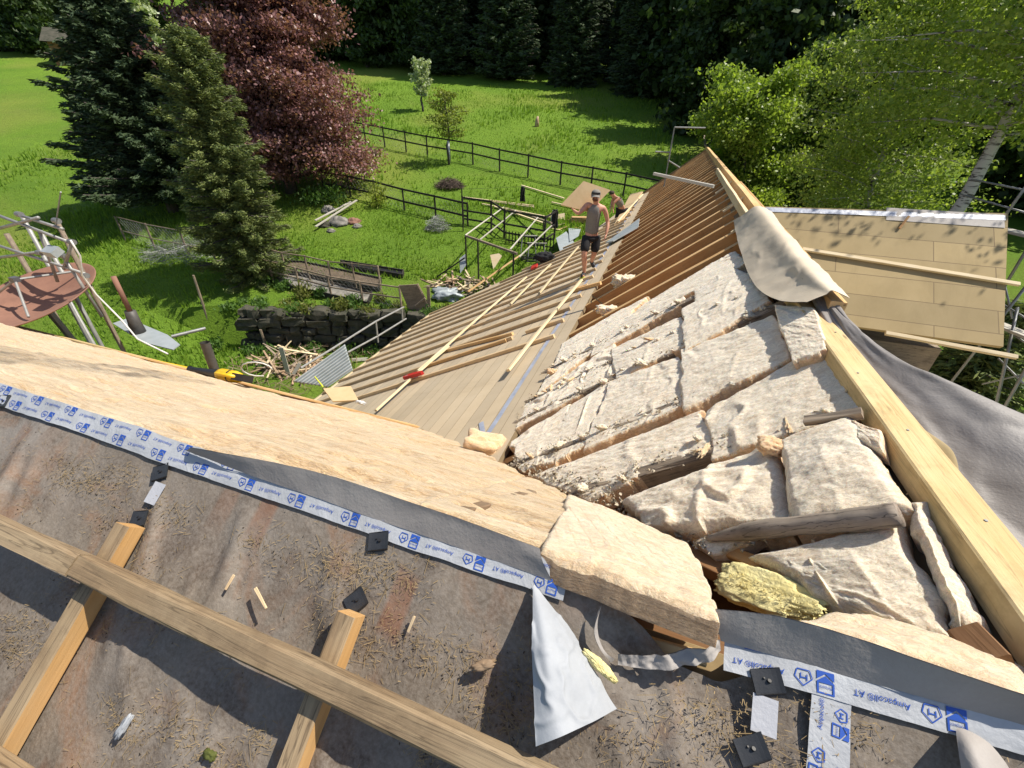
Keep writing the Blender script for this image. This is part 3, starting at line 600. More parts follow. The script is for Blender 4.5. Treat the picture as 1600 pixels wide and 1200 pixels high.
# ---------------------------------------------------------------- insulation
FIB = []
def batt(label, plane, c4, off=.0, th=.14, mat='wool_pale', nu=90, nv=56, amp=.016, bulge=.02, wob=.012, seed=0, group='insulation batts between the rafters', st=(5, 9), rnd_=.035, fold=0.0, name='insulation_batt', edge='wool_side', P4=None, ang=0.0):
    """c4: four pixel corners (or points) of the top face: a,b along the first side, c,d opposite"""
    n = NV(plane); c = P4 or [bp(plane, p[0], p[1], off) for p in c4]
    a, b, c_, d = [np.array(x) for x in c]; nn = np.array(n)
    ux = (b-a); uy = (d-a); lu = (np.linalg.norm(b-a)+np.linalg.norm(c_-d))/2; lv = (np.linalg.norm(d-a)+np.linalg.norm(c_-b))/2; ux = ux/np.linalg.norm(ux); uy = uy/np.linalg.norm(uy)
    def tpar(k):
        t = np.linspace(0, 1, k-2); return np.concatenate([[-1e-3], t, [1+1e-3]])
    U, Vv = np.meshgrid(tpar(nu), tpar(nv)); Uc = np.clip(U, 0, 1); Vc = np.clip(Vv, 0, 1)
    P = ((1-Uc)*(1-Vc))[..., None]*a+(Uc*(1-Vc))[..., None]*b+(Uc*Vc)[..., None]*c_+((1-Uc)*Vc)[..., None]*d
    X = Uc*lu; Y = Vc*lv; sx = seed*7.31; eu = np.minimum(X, lu-X); ev = np.minimum(Y, lv-Y)
    # ragged outline
    ed = np.exp(-np.minimum(eu, ev)/.05)
    P = P+(.020*ed*fbm(X*3.3+sx, Y*3.3, 21.5, 2))[..., None]*ux*2+(.020*ed*fbm(X*3.3+sx, Y*3.3, 27.5, 2))[..., None]*uy*2
    P = P+(wob*ed*fbm(X*9+sx, Y*9, 1.5, 4))[..., None]*ux*2+(wob*ed*fbm(X*9+sx, Y*9, 7.5, 4))[..., None]*uy*2
    ca, sa = math.cos(ang), math.sin(ang); XX = X*ca-Y*sa; YY = X*sa+Y*ca
    tiny2 = fbm(XX*16+sx, YY*34, 6.1, 4); big = fbm(X*2.6+sx, Y*2.6, 2.+seed, 3); fine = fbm(XX*st[0]*2+sx, YY*st[1]*2, 4.+seed, 5); rid = 1-np.abs(fbm(XX*st[0]*.7+sx, YY*st[1]*.7, 9.+seed, 4))*2.4; tiny = fbm(XX*38+sx, YY*60, 3.3, 3)
    e = np.minimum(eu, ev); cornr = np.clip(1-e/rnd_, 0, 1); rim = -(cornr**2.2)*rnd_*.9
    pil = bulge*(np.clip(eu*4, 0, 1)*np.clip(ev*4, 0, 1))**.5
    hgt = big*amp*.8+fine*amp*.55+rid*amp*.25+tiny*.003+tiny2*.0045+rim+pil
    if fold:
        w_ = fbm(X*2.2+sx, Y*2.2, 11.+seed, 3)-.12; mk = np.clip(fbm(X*1.7, Y*1.7+sx, 3., 2)*3+.6, 0, 1); hgt = hgt+fold*mk*np.exp(-(w_*15)**2)-fold*.7*mk*np.exp(-((w_-.09)*14)**2)
        w_ = (X/lu-.55+.2*(Y/lv-.5)+.09*fbm(Y*5+sx, 3.+0*Y, 1.)); hgt = hgt+fold*.8*np.exp(-(w_*30)**2)*(np.clip(fbm(Y*4, X*0+sx, 2.)*3+.6, 0, 1))
    side = (U < 0) | (U > 1) | (Vv < 0) | (Vv > 1); hgt = np.where(side, -th, hgt)
    P = P+hgt[..., None]*nn
    if name == 'insulation_batt':
        r_ = np.random.default_rng(seed); k = int(9000*min(1.5, lu*lv*5+.3)); ii_ = r_.integers(1, nv-1, k); jj_ = r_.integers(1, nu-1, k); he = r_.random(k) < .45; ii_ = np.where(he & (r_.random(k) < .5), np.where(r_.random(k) < .5, r_.integers(1, 5, k), nv-1-r_.integers(1, 5, k)), ii_); jj_ = np.where(he & (r_.random(k) < .3), np.where(r_.random(k) < .5, r_.integers(1, 4, k), nu-1-r_.integers(1, 4, k)), jj_); FIB.append((P[ii_, jj_], ux, uy, nn, he))
    org = Vector(a); fr = frame(org, Vector(b-a), n); Mi = np.array(fr.inverted()); V = P.reshape(-1, 3)@Mi[:3, :3].T+Mi[:3, 3]
    i, j = np.meshgrid(np.arange(nu-1), np.arange(nv-1)); q0 = (j*nu+i).ravel(); q = np.stack([q0, q0+1, q0+nu+1, q0+nu], 1); ii = i.ravel(); jj = j.ravel()
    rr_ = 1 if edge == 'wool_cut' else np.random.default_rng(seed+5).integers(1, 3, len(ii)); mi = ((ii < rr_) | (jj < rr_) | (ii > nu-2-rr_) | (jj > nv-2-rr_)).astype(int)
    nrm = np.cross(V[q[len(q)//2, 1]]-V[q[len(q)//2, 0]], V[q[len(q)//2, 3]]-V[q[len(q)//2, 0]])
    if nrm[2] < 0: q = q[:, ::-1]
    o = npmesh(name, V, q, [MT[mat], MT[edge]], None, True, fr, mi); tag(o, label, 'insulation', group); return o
B = [
 ('square-cornered pale wool batt beside the ridge beam, standing on end', [(1209, 481), (1272, 486), (1293, 545), (1239, 562)], .10, .2, 2),
 ('rectangular pale batt with crisp edges, left of the upright one by the ridge', [(1064, 550), (1212, 499), (1235, 562), (1072, 629)], .05, .16, 3),
 ('long pale batt in the row below the crisp rectangle, split by a straight joint', [(952, 600), (1062, 564), (1070, 630), (912, 694)], .03, .15, 4),
 ('short pale batt left of the split joint, with a folded standing edge', [(885, 640), (955, 601), (915, 692), (868, 716)], .02, .14, 5),
 ('crumbled batt nearest the torn wool block by the valley', [(800, 690), (888, 638), (870, 714), (815, 735)], .02, .14, 6),
 ('wide pale batt under the draped membrane corner', [(1066, 482), (1176, 428), (1207, 470), (1070, 541)], .06, .16, 7),
 ('batt with an orange-brown folded corner, left of the wide one', [(956, 545), (1064, 500), (1068, 541), (962, 587)], .04, .15, 8),
 ('long rough batt running up from the tape edge of the boards', [(822, 628), (957, 546), (964, 588), (806, 664)], .02, .14, 9),
 ('small pale batt tucked just left of the membrane drape', [(1084, 452), (1145, 421), (1170, 430), (1086, 468)], .05, .12, 10),
 ('narrow grey-topped batt in the third row from the open rafters', [(930, 522), (1060, 452), (1068, 476), (925, 550)], .03, .14, 11),
 ('loose low batt beside the board edge with curled lumps', [(862, 572), (932, 522), (925, 552), (838, 612)], .02, .14, 12),
 ('long thin batt laid next to the first open rafter', [(1010, 470), (1145, 398), (1166, 414), (955, 515)], .04, .14, 13),
 ('narrow batt end beside the board edge below the open rafters', [(880, 535), (1008, 470), (968, 510), (860, 578)], .02, .12, 14),
 ('broad batt with a rolled upper edge beside the yellow ridge beam', [(1102, 640), (1288, 553), (1338, 640), (1110, 706)], .04, .16, 15),
 ('low batt with a torn stripe, left of the rolled-edge one', [(834, 740), (1096, 650), (1108, 704), (918, 772)], .02, .15, 16),
 ('thick ribbed batt in the front row, left of the bulging one', [(975, 778), (1206, 696), (1230, 818), (1008, 822)], .06, .18, 17),
 ('large bulging batt with deep folds beside the ridge beam', [(1212, 694), (1330, 655), (1420, 786), (1240, 808)], .09, .22, 18),
 ('triangular pale batt below the weathered log', [(1180, 872), (1410, 822), (1502, 1000), (1330, 952)], .05, .18, 19),
 ('narrow upright batt strip between the triangle and the ridge beam', [(1405, 800), (1448, 790), (1520, 975), (1478, 955)], .06, .18, 20),
 ('small crumpled batt scrap by the beam, right above the bulging one', [(1328, 657), (1374, 668), (1380, 700), (1338, 682)], .10, .1, 21),
 ('rolled strip of wool lying along the yellow tuft', [(1205, 857), (1285, 878), (1376, 962), (1262, 925)], .06, .12, 22),
 ('flattened wool strip over the log behind its pointed end', [(1090, 845), (1225, 812), (1290, 795), (1110, 868)], .03, .1, 23),
]
for i, (lb, c4, off, th, sd_) in enumerate(B):
    big_ = i in (16, 17, 15, 18, 20)
    c = [Vector(bp('FL', *p)) for p in c4]; area = (c[1]-c[0]).length
    batt(lb, 'FL', [((x_-sum(q_[0] for q_ in c4)/4)*1.03+sum(q_[0] for q_ in c4)/4, (y_-sum(q_[1] for q_ in c4)/4)*1.15+sum(q_[1] for q_ in c4)/4) for x_, y_ in c4], off-.012, th*.8, seed=sd_, nu=170 if area > .5 else 110, nv=100, amp=.018 if big_ else .011, bulge=.035 if big_ else .010, fold=.013 if i in (3, 16, 18, 20) else (.014 if i in (14, 7, 13, 15) else .006), rnd_=.04 if big_ else .014, wob=.026 if i in (3, 4, 10, 12, 18, 15, 14) else .014)
# cream wool on the near slope beyond the ridge
def nb_blanket(label, l0, l1, r0f, r1f, off, seed, nu, nv, amp=.02, mat='wool_cream', lp=1.0):
    n, d = PL['NB']; nn = np.array(n); u = np.linspace(0, 1, nu)**lp; t = np.linspace(0, 1, nv); Lx = l0+(l1-l0)*u
    r0 = np.array([r0f(x) for x in Lx]); r1 = np.array([r1f(x) for x in Lx]); Lg, Tg = np.meshgrid(Lx, t); Rg = r0[None]+Tg*(r1-r0)[None]; S = Rg/C39
    e = np.minimum(np.minimum(S-r0[None]/C39, r1[None]/C39-S), np.minimum(Lg-l0, l1-Lg)); rim = -np.clip(1-e/.05, 0, 1)**2*.05
    warp = S+.12*fbm(Lg*.8, S*1.2, seed+.5)
    st_ = fbm(Lg*1.6+seed, warp*5.5, 2., 5); rid = 1-np.abs(fbm(Lg*1.3, warp*3.8, 5.+seed, 4))*2.8; big = fbm(Lg*.9, S*1.6, seed*1., 3); tn = fbm(Lg*9, warp*50, 1., 3)
    tear = np.clip(fbm(Lg*2.2, S*7, 6.+seed, 4)-.18, 0, 1)
    O = off+amp*(st_*.9+rid*.6)+.03*big+.004*tn+rim-tear*.10; side = (Tg <= 0) | (Tg >= 1) | (Lg <= l0) | (Lg >= l1)
    base = (LJ+Lg)[..., None]*ew+(RJ+Rg)[..., None]*rw; z = (d-(base@nn))/nn[2]; base[..., 2] = z; base = base+O[..., None]*nn; base[side] -= nn*.14; base[..., 2] += CAMZ
    fr = frame(H('NB', l0, 0), EWV, n); Mi = np.array(fr.inverted()); V = base.reshape(-1, 3)@Mi[:3, :3].T+Mi[:3, 3]
    i, j = np.meshgrid(np.arange(nu-1), np.arange(nv-1)); a = (j*nu+i).ravel(); q = np.stack([a, a+nu, a+nu+1, a+1], 1)
    q2 = q[:, ::-1]; fz = np.cross(V[q[9, 1]]-V[q[9, 0]], V[q[9, 3]]-V[q[9, 0]]); q = q if fz[2] > 0 else q2
    o = npmesh('insulation_batt', V, q, MT[mat], None, True, fr); return tag(o, label, 'insulation', 'cream wool on the near slope')
nb_blanket('long streaky cream wool blanket covering the near slope down to the eaves boards', 1.62, 17, lambda l: .05, lambda l: min(3.3, l*.985-.06), .0, 3, 520, 240, .032, lp=1.9)
nb_blanket('cream wool batt tapering to a point at the valley beside a thin board', 1.16, 1.66, lambda l: .06+.0*l, lambda l: l*.96-.1, .03, 8, 70, 120, .014)
beam('thin_board', bp('NB', 700, 800, .03), bp('NB', 832, 766, .03), .05, .02, MT['scrap_wood'], None, up=NBn, label='flat brown strip of wood lying across the cream wool', cat='board')
def px_nb(px, py, off):
    q = bp('NB', px, py, off); v = np.array([q.x, q.y, q.z-CAMZ]); return float(v@ew-LJ), float(v@rw-RJ)
cb = [(848, 862), (1128, 962), (1082, 850), (890, 772)]
CB_ = batt('thick cream batt with brick-like creases and a brown cut face at the torn ridge', 'NB', cb, .045, .07, 'wool_top', 120, 90, .012, .02, .008, 31, 'cream wool on the near slope', (6, 10), .02, 0, edge='wool_cut')
cr = [(1195, 966), (1640, 1104), (1640, 1052), (1330, 952)]
batt('cream batt with a rounded back behind the printed tape on the right', 'NB', cr, .05, .05, 'wool_top', 150, 60, .014, .035, .010, 33, 'cream wool on the near slope', (3, 12), .06, 0, edge='wool_cream')
# block of torn wool at the valley
def lump(name, label, cat, pos, size, mat, seed, nrm=(0, 0, 1), x=(1, 0, 0), rough=.35, group=None, sq=4.0, freq=3.0, sub=40, det=0):
    u = np.linspace(0, 2*math.pi, sub, endpoint=False); v = np.linspace(0, math.pi, sub//2); U, Vv = np.meshgrid(u, v)
    d = np.stack([np.cos(U)*np.sin(Vv), np.sin(U)*np.sin(Vv), np.cos(Vv)], -1); k = (np.abs(d)**sq).sum(-1)**(-1/sq)
    r = k*(1+rough*fbm(d[..., 0]*freq+seed, d[..., 1]*freq+3, d[..., 2]*freq+7, 5)+det*fbm(d[..., 0]*freq*6+seed, d[..., 1]*freq*6, d[..., 2]*freq*6, 4)); P = d*r[..., None]*np.array(size)/2
    V = P.reshape(-1, 3); n = sub; q = []
    for j in range(sub//2-1):
        for i in range(n): q.append((j*n+i, (j+1)*n+i, (j+1)*n+(i+1) % n, j*n+(i+1) % n))
    o = npmesh(name, V, np.array(q), MT[mat], None, True, frame(pos, x, nrm)); return tag(o, label, cat, group)
lump('insulation_block', 'torn cream block of wool lying at the foot of the boards in the valley', 'insulation', bp('LOW', 757, 697, .04), (.36, .26, .2), 'wool_side', 3, LWn, EWV, .3, None, 8)
lump('insulation_scrap', 'orange-brown wool lump on the grey rafter above the front row', 'insulation', bp('FL', 1205, 697, .08), (.10, .08, .06), 'wool_side', 5, FLn, EWV, .5, None, 5)
lump('insulation_scrap', 'cream tuft standing on the open rafters', 'insulation', bp('FL', 975, 440, .0), (.34, .2, .16), 'wool_pale', 6, FLn, EWV, .9, None, 5, 4)
lump('insulation_scrap', 'fan-shaped flake of pale wool between two open rafters', 'insulation', bp('FL', 948, 485, .0), (.26, .14, .12), 'wool_pale', 7, FLn, EWV, .6, None, 6, 4)
lump('insulation_scrap', 'small peach wool tuft lying at the foot of the boards edge', 'insulation', bp('FL', 862, 581, .04), (.10, .07, .06), 'wool_side', 8, FLn, EWV, .6, None, 5)
def scraps():
    pr = [lump('insulation_scrap', None, None, (0, 0, 0), s_, 'wool_side' if k_ == 2 else 'wool_pale', 40+k_, (0, 0, 1), (1, 0, 0), .9, None, 3, 4, 26, .3) for k_, s_ in enumerate([(.09, .04, .03), (.06, .05, .03), (.14, .03, .02), (.05, .03, .03), (.11, .05, .015)])]
    n = 0
    while n < 64:
        r0 = rnd.choice([1.3, 1.9, 2.76, 3.16, 3.86, .75]); l = rnd.uniform(.15, 2.1)
        if r0 > l and r0 < 2: 
            if l > r0*1.02: continue
        if r0 < 2 and l > r0*1.05: continue
        o = pr[n] if n < 5 else pr[n % 5].copy()
        if n >= 5: COL.objects.link(o)
        o.matrix_basis = Matrix.Translation(H('FL', l, r0+rnd.gauss(0, .045), rnd.uniform(.02, .05)))@frame((0, 0, 0), EWV, FLn)@Matrix.Rotation(rnd.gauss(0, .7), 4, 'Z')@Matrix.Scale(rnd.uniform(.5, 1.25), 4)
        tag(o, 'small torn wool tuft lying along a joint between the batts', 'insulation', 'torn wool tufts along the joints'); n += 1
scraps()
def scatter_fluff():
    vs = []; qs = []; n = 0
    def one(c, s, sd_):
        nonlocal n
        d = rng.normal(size=(7, 3)); d /= np.linalg.norm(d, axis=1)[:, None]; P = np.array(c)+d*s*rng.uniform(.4, 1, (7, 1))
        for t in ((0, 1, 2), (2, 3, 4), (4, 5, 6), (0, 3, 6), (1, 4, 5), (0, 2, 5)): qs.append([n+t[0], n+t[1], n+t[2]])
        vs.extend(P.tolist()); n += 7
    for i in range(1500):   # fluff along the batt joints of the far slope
        t = rnd.random(); r0 = rnd.choice([1.3, 1.9, 2.76, 3.16, 3.86, .7]); l = rnd.uniform(.1, 2.2)
        if l < r0 or r0 > 2: one(H('FL', l, r0+rnd.gauss(0, .06), .03), rnd.uniform(.004, .018), i)
    for i in range(500):
        l = rnd.uniform(.6, 1.9); one(H('FL', l+rnd.gauss(0, .05), l*1.0+abs(rnd.gauss(0, .07)), .02), rnd.uniform(.005, .022), i)
    o = npmesh('wool_fluff', np.array(vs), np.array(qs), MT['fluff']); tag(o, 'loose tufts of pale wool scattered along the joints', 'fluff', kind='stuff')
scatter_fluff()
def fibres():
    vs = []; r = np.random.default_rng(3)
    for P, ux, uy, nn, he in FIB:
        k = len(P); a = r.normal(size=(k, 3))*np.where(he, .015, .008)[:, None]; d = a+np.outer(np.abs(r.normal(size=k))*.005, nn); w_ = np.cross(d, r.normal(size=(k, 3))); w_ /= np.linalg.norm(w_, axis=1)[:, None]; w_ *= .0011; z = np.array([0, 0, CAMZ]); p = P+z-.001*nn
        vs.append(np.stack([p-w_, p+w_, p+d], 1).reshape(-1, 3))
    V = np.concatenate(vs); q = np.arange(len(V)).reshape(-1, 3); tag(npmesh('wool_fibres', V, q, MT['fibre_hair']), 'fine pale fibres standing up from the wool batts', 'fibres', kind='stuff')
# yellow wool
def tufted(name, label, cat, pts_off, mat, nfib, flen, nrm, group=None):
    """a mat of short fibres over a base lump"""
    vs = []; qs = []; k = 0
    for c, rad in pts_off:
        for i in range(nfib):
            d = Vector((rnd.gauss(0, 1), rnd.gauss(0, 1), rnd.gauss(0, 1))).normalized(); p = Vector(c)+Vector((d.x*rad[0], d.y*rad[1], d.z*rad[2])); q = p+(d+Vector((rnd.gauss(0, .6), rnd.gauss(0, .6), rnd.gauss(0, .5)))).normalized()*flen*rnd.uniform(.5, 1.2)
            s = d.cross(q-p).normalized()*.0012*rnd.uniform(.7, 2); vs += [p-s, p+s, q]; qs.append((k, k+1, k+2)); k += 3
    return tag(npmesh(name, np.array([tuple(v) for v in vs]), np.array(qs), MT[mat]), label, cat, group)
yl = lump('yellow_wool', 'bright yellow mineral wool tuft between the cut batt and the white roll', 'insulation', bp('FL', 1195, 925, .02), (.37, .15, .05), 'wool_yellow', 12, FLn, bp('FL', 1300, 960)-bp('FL', 1120, 900), .75, None, 2.6, 1.5, 150, .10)
tufted('yellow_fibres', 'ragged yellow fibres sticking out of the yellow wool tuft', 'fibres', [(bp('FL', 1160+28*i_, 912+12*i_, .02), (.05, .035, .035)) for i_ in range(5)], 'wool_yellow', 300, .012, FLn)
bpy.data.objects['yellow_fibres']['kind'] = 'stuff'
lump('yellow_wool', 'thin yellow wool tuft on the torn membrane next to the white flap', 'insulation', bp('NA', 937, 1040, .02), (.09, .022, .018), 'wool_yellow', 14, NAn, bp('NA', 960, 1065)-bp('NA', 915, 1020), .35, None, 2.6, 2., 80, .2)
plain('fibre_hair', (.86, .74, .58), 1.0); fibres()
# weathered log
lg = MB(); A = bp('FL', 1105, 842, .03); Bp = bp('FL', 1408, 800, .10); ax = (Bp-A); pts = []; rad = []
for i in range(30):
    t = i/29; pts.append(A+ax*t+Vector((0, 0, .01*math.sin(t*5)))); rad.append((.010+.026*min(1, (t*3.4)**.8) if t < .3 else .036+.002*math.sin(t*9))*(1+.05*rnd.uniform(-1, 1)))
lg.tube(pts, rad, 22); lgo = lg.build('weathered_log', MT['log_wood'], None, local=frame(A, ax, FLn), smooth=True); tag(lgo, 'weathered grey round timber with a pointed end lying across the wool', 'log')
bb = beam('broken_board', bp('FL', 1085, 838, .0), bp('FL', 1190, 880, .0), .05, .03, MT['orange_wood'], None, up=FLn, label='splintered orange lath under the pointed end of the log', cat='board')
beam('bark_board', bp('FL', 1255, 655, .09), bp('FL', 1345, 640, .09), .05, .03, MT['grey_wood'], None, up=FLn, wob=.008, label='short dark rotten board stub above the bulging batt', cat='board')
beam('wood_wedge', bp('FL', 1505, 980, .06), bp('FL', 1552, 1030, .06), .07, .05, MT['brown_board'], None, up=FLn, label='short brown wood block at the foot of the ridge beam', cat='block')
# black wire loop at the board edge
mb = MB(); mb.tube([bp('FL', 925, 462, .02), bp('FL', 940, 474, .06), bp('FL', 950, 486, .03)], .006, 6); mb.build('cable_end', MT['black_plastic'], None); tag(bpy.data.objects['cable_end'], 'short black cable end by the board edge under the open rafters', 'cable')
# ---------------------------------------------------------------- loose membranes
def sheet(name, rows, mat, label=None, cat=None, parent=None, nu=60, nv=40, amp=.01, seed=1, back=None, th=.003, fr=6.0, crease=0.0, folds=0.0):
    """rows: list of polylines (world points, same count) spline-interpolated both ways"""
    A_ = np.array([[tuple(p) for p in r] for r in rows]); 
    def cr(P, t):   # catmull-rom along axis 0
        n = len(P)-1; x = t*n; i = np.minimum(np.floor(x).astype(int), n-1); f = (x-i)
        g = lambda k: P[np.clip(i+k, 0, n)]
        f = f.reshape(-1, *([1]*(P.ndim-1))); p0, p1, p2, p3 = g(-1), g(0), g(1), g(2)
        return .5*((2*p1)+(-p0+p2)*f+(2*p0-5*p1+4*p2-p3)*f**2+(-p0+3*p1-3*p2+p3)*f**3)
    G = cr(A_, np.linspace(0, 1, nv)); G = np.stack([cr(G[j], np.linspace(0, 1, nu)) for j in range(nv)])
    du = np.gradient(G, axis=1); dv = np.gradient(G, axis=0); nn = np.cross(du, dv); nn /= (np.linalg.norm(nn, axis=-1, keepdims=True)+1e-9)
    rg_ = np.abs(fbm(G[..., 0]*fr*1.3+9, G[..., 1]*fr*1.3, G[..., 2]*fr*1.3, 3)); L = -crease*np.exp(-(rg_*14)**2)+fbm(G[..., 0]*fr, G[..., 1]*fr, G[..., 2]*fr+seed, 4)*amp; UU, VV = np.meshgrid(np.linspace(0, 1, nu), np.linspace(0, 1, nv)); L = L+folds*fbm(UU*4+VV*1.5, VV*1.6, 5.+seed, 3)+folds*.35*(1-2.5*np.abs(fbm(UU*5-VV*2, VV*2.2, 1.+seed, 3))); G = G+nn*L[..., None]; G2 = G-nn*th
    V = np.concatenate([G.reshape(-1, 3), G2.reshape(-1, 3)]); i, j = np.meshgrid(np.arange(nu-1), np.arange(nv-1)); a = (j*nu+i).ravel(); q = np.stack([a, a+1, a+nu+1, a+nu], 1); q2 = q[:, ::-1]+nu*nv
    o = npmesh(name, V, np.concatenate([q, q2]), [MT[mat], MT[back or mat]], parent, True, Matrix.Identity(4), np.concatenate([np.zeros(len(q)), np.ones(len(q))])); return tag(o, label, cat)
# drape over the main ridge: rows run across it (left slope -> crest -> right slope)
FLo = lambda px, py, o=.05: bp('FL', px, py, o)
def RG(l, r, z): return V3(W(l, r, z))
sheet('membrane_drape', [
 [FLo(1146, 345, .06), FLo(1158, 338, .10), RG(.06, 5.6, -.86), RG(-.06, 5.5, -.87)],
 [FLo(1157, 392, .08), FLo(1180, 375, .11), RG(.06, 4.2, -.86), RG(-.05, 4.2, -.87)],
 [FLo(1176, 440, .09), FLo(1215, 415, .12), RG(.06, 3.3, -.855), RG(-.06, 3.3, -.87)],
 [FLo(1208, 466, .13), FLo(1240, 440, .14), RG(.07, 2.75, -.84), RG(-.06, 2.75, -.86)],
 [FLo(1262, 474, .15), FLo(1290, 462, .15), RG(.03, 2.3, -.84), RG(-.07, 2.3, -.87)]], 'fabric_violet', 'beige underlay membrane draped over the ridge where the rafters begin', 'membrane', nu=60, nv=90, amp=.035, seed=4, back='fabric_beige', fr=1.7, crease=.004)
sheet('loose_membrane', [
 [RG(.10, 2.9, -.88), RG(.05, 2.75, -.88), RG(.0, 2.6, -.89), RG(-.06, 2.5, -.98)],
 [RG(.05, 2.3, -.99), RG(.01, 2.25, -.96), RG(-.04, 2.2, -.94), RG(-.13, 2.1, -1.04)],
 [RG(-.02, 1.8, -1.06), RG(-.06, 1.75, -1.04), RG(-.14, 1.7, -.96), RG(-.22, 1.62, -1.06)],
 [RG(-.04, 1.25, -1.12), RG(-.14, 1.26, -1.09), RG(-.30, 1.38, -.94), RG(-.42, 1.42, -1.08)],
 [RG(-.10, .95, -1.16), RG(-.26, .96, -1.18), RG(-.55, 1.16, -.95), RG(-.70, 1.22, -1.12)],
 [RG(-.24, .55, -1.25), RG(-.50, .62, -1.28), RG(-.92, .95, -.98), RG(-1.1, 1.0, -1.2)]], 'fabric_beige', 'violet-grey loose membrane hanging in a long fold along the right of the ridge beam', 'membrane', nu=90, nv=140, amp=.03, seed=9, back='fabric_violet', fr=1.6, crease=.004, folds=.035)
sheet('membrane_roll', [
 [RG(-.20, .62, -1.02), RG(-.27, .60, -.97), RG(-.40, .62, -.98)],
 [RG(-.19, .52, -1.03), RG(-.28, .48, -.955), RG(-.42, .5, -.97)],
 [RG(-.24, .34, -1.06), RG(-.33, .30, -.97), RG(-.46, .30, -.99)]], 'fabric_light', 'light grey rolled membrane end at the right edge beside the ridge beam', 'membrane', nu=30, nv=30, amp=.012, seed=3, back='fabric_beige', fr=5)
sheet('kraft_flap', [
 [RG(-.01, 1.10, -1.02), RG(-.05, 1.10, -1.00), RG(-.07, 1.08, -1.03)],
 [RG(-.01, 1.0, -1.02), RG(-.08, .98, -.99), RG(-.10, .95, -1.05)],
 [RG(-.02, .92, -1.04), RG(-.08, .90, -1.02), RG(-.10, .86, -1.07)]], 'fibre_wing', 'curled ochre paper flap between the ridge beam and the hanging membrane', 'paper', nu=24, nv=30, amp=.008, seed=5)
# upstand of the membrane behind the printed tape
def NAx(px, py, o): return bp('NA', px, py, o)
def NBx(px, py, o): return bp('NB', px, py, o)
lw = [(290, 705), (400, 745), (500, 780), (600, 816), (700, 850), (790, 882), (862, 908)]; hi = [(293, 703), (415, 730), (520, 757), (620, 790), (710, 820), (790, 850), (848, 880)]; tp = [(296, 700), (425, 722), (530, 748), (630, 782), (715, 810), (790, 838), (843, 857)]
sheet('membrane_upstand', [[NAx(*p, .012) for p in lw], [NAx(*p, .035) for p in hi], [NAx(*p, .045) for p in tp]], 'fabric_grey', None, None, house, 120, 14, .006, 7)
lw = [(1126, 1000), (1230, 1030), (1330, 1058), (1430, 1085), (1530, 1115), (1640, 1145)]; hi = [(1120, 975), (1230, 992), (1330, 1022), (1430, 1052), (1530, 1085), (1640, 1118)]; tp = [(1118, 952), (1225, 965), (1330, 995), (1430, 1030), (1530, 1065), (1640, 1100)]
sheet('membrane_upstand', [[NAx(*p, .012) for p in lw], [NAx(*p, .045) for p in hi], [NAx(*p, .07) for p in tp]], 'fabric_grey', None, None, house, 120, 14, .006, 8)
# torn white flap standing on the membrane
sheet('torn_flap', [
 [NAx(833, 916, .012), NAx(834, 917, .012), NAx(836, 918, .012), NAx(838, 919, .012)],
 [NAx(834, 985, .075), NAx(848, 985, .085), NAx(862, 985, .07), NAx(888, 985, .02)],
 [NAx(834, 1050, .10), NAx(858, 1052, .12), NAx(888, 1052, .085), NAx(925, 1048, .016)],
 [NAx(836, 1110, .115), NAx(868, 1112, .125), NAx(908, 1102, .075), NAx(952, 1092, .012)],
 [NAx(838, 1166, .12), NAx(878, 1150, .13), NAx(925, 1128, .07), NAx(963, 1108, .014)]], 'sheet_white', None, None, house, 70, 90, .004, 3, back='sheet_white', fr=7, crease=.005)
sheet('torn_flap', [
 [NAx(1494, 1140, .016), NAx(1500, 1141, .016), NAx(1507, 1142, .014)],
 [NAx(1500, 1175, .05), NAx(1520, 1172, .06), NAx(1545, 1165, .02)],
 [NAx(1508, 1230, .07), NAx(1545, 1225, .09), NAx(1585, 1215, .02)]], 'sheet_white', None, None, house, 30, 30, .005, 6, back='fabric_grey', fr=14)
sheet('torn_edge', [[NAx(930, 968, .02), NAx(935, 995, .012), NAx(945, 1018, .006), NAx(960, 1030, .004)], [NAx(938, 945, .03), NAx(928, 985, .02), NAx(938, 1015, .01), NAx(955, 1034, .0)]], 'fabric_grey', None, None, house, 30, 6, .006, 4)
sheet('torn_edge', [[NAx(965, 1040, .01), NAx(1020, 1048, .02), NAx(1080, 1040, .018), NAx(1130, 1022, .02)], [NAx(965, 1022, .01), NAx(1015, 1026, .025), NAx(1075, 1018, .03), NAx(1128, 1004, .03)]], 'fabric_grey', None, None, house, 90, 12, .022, 5, fr=24)
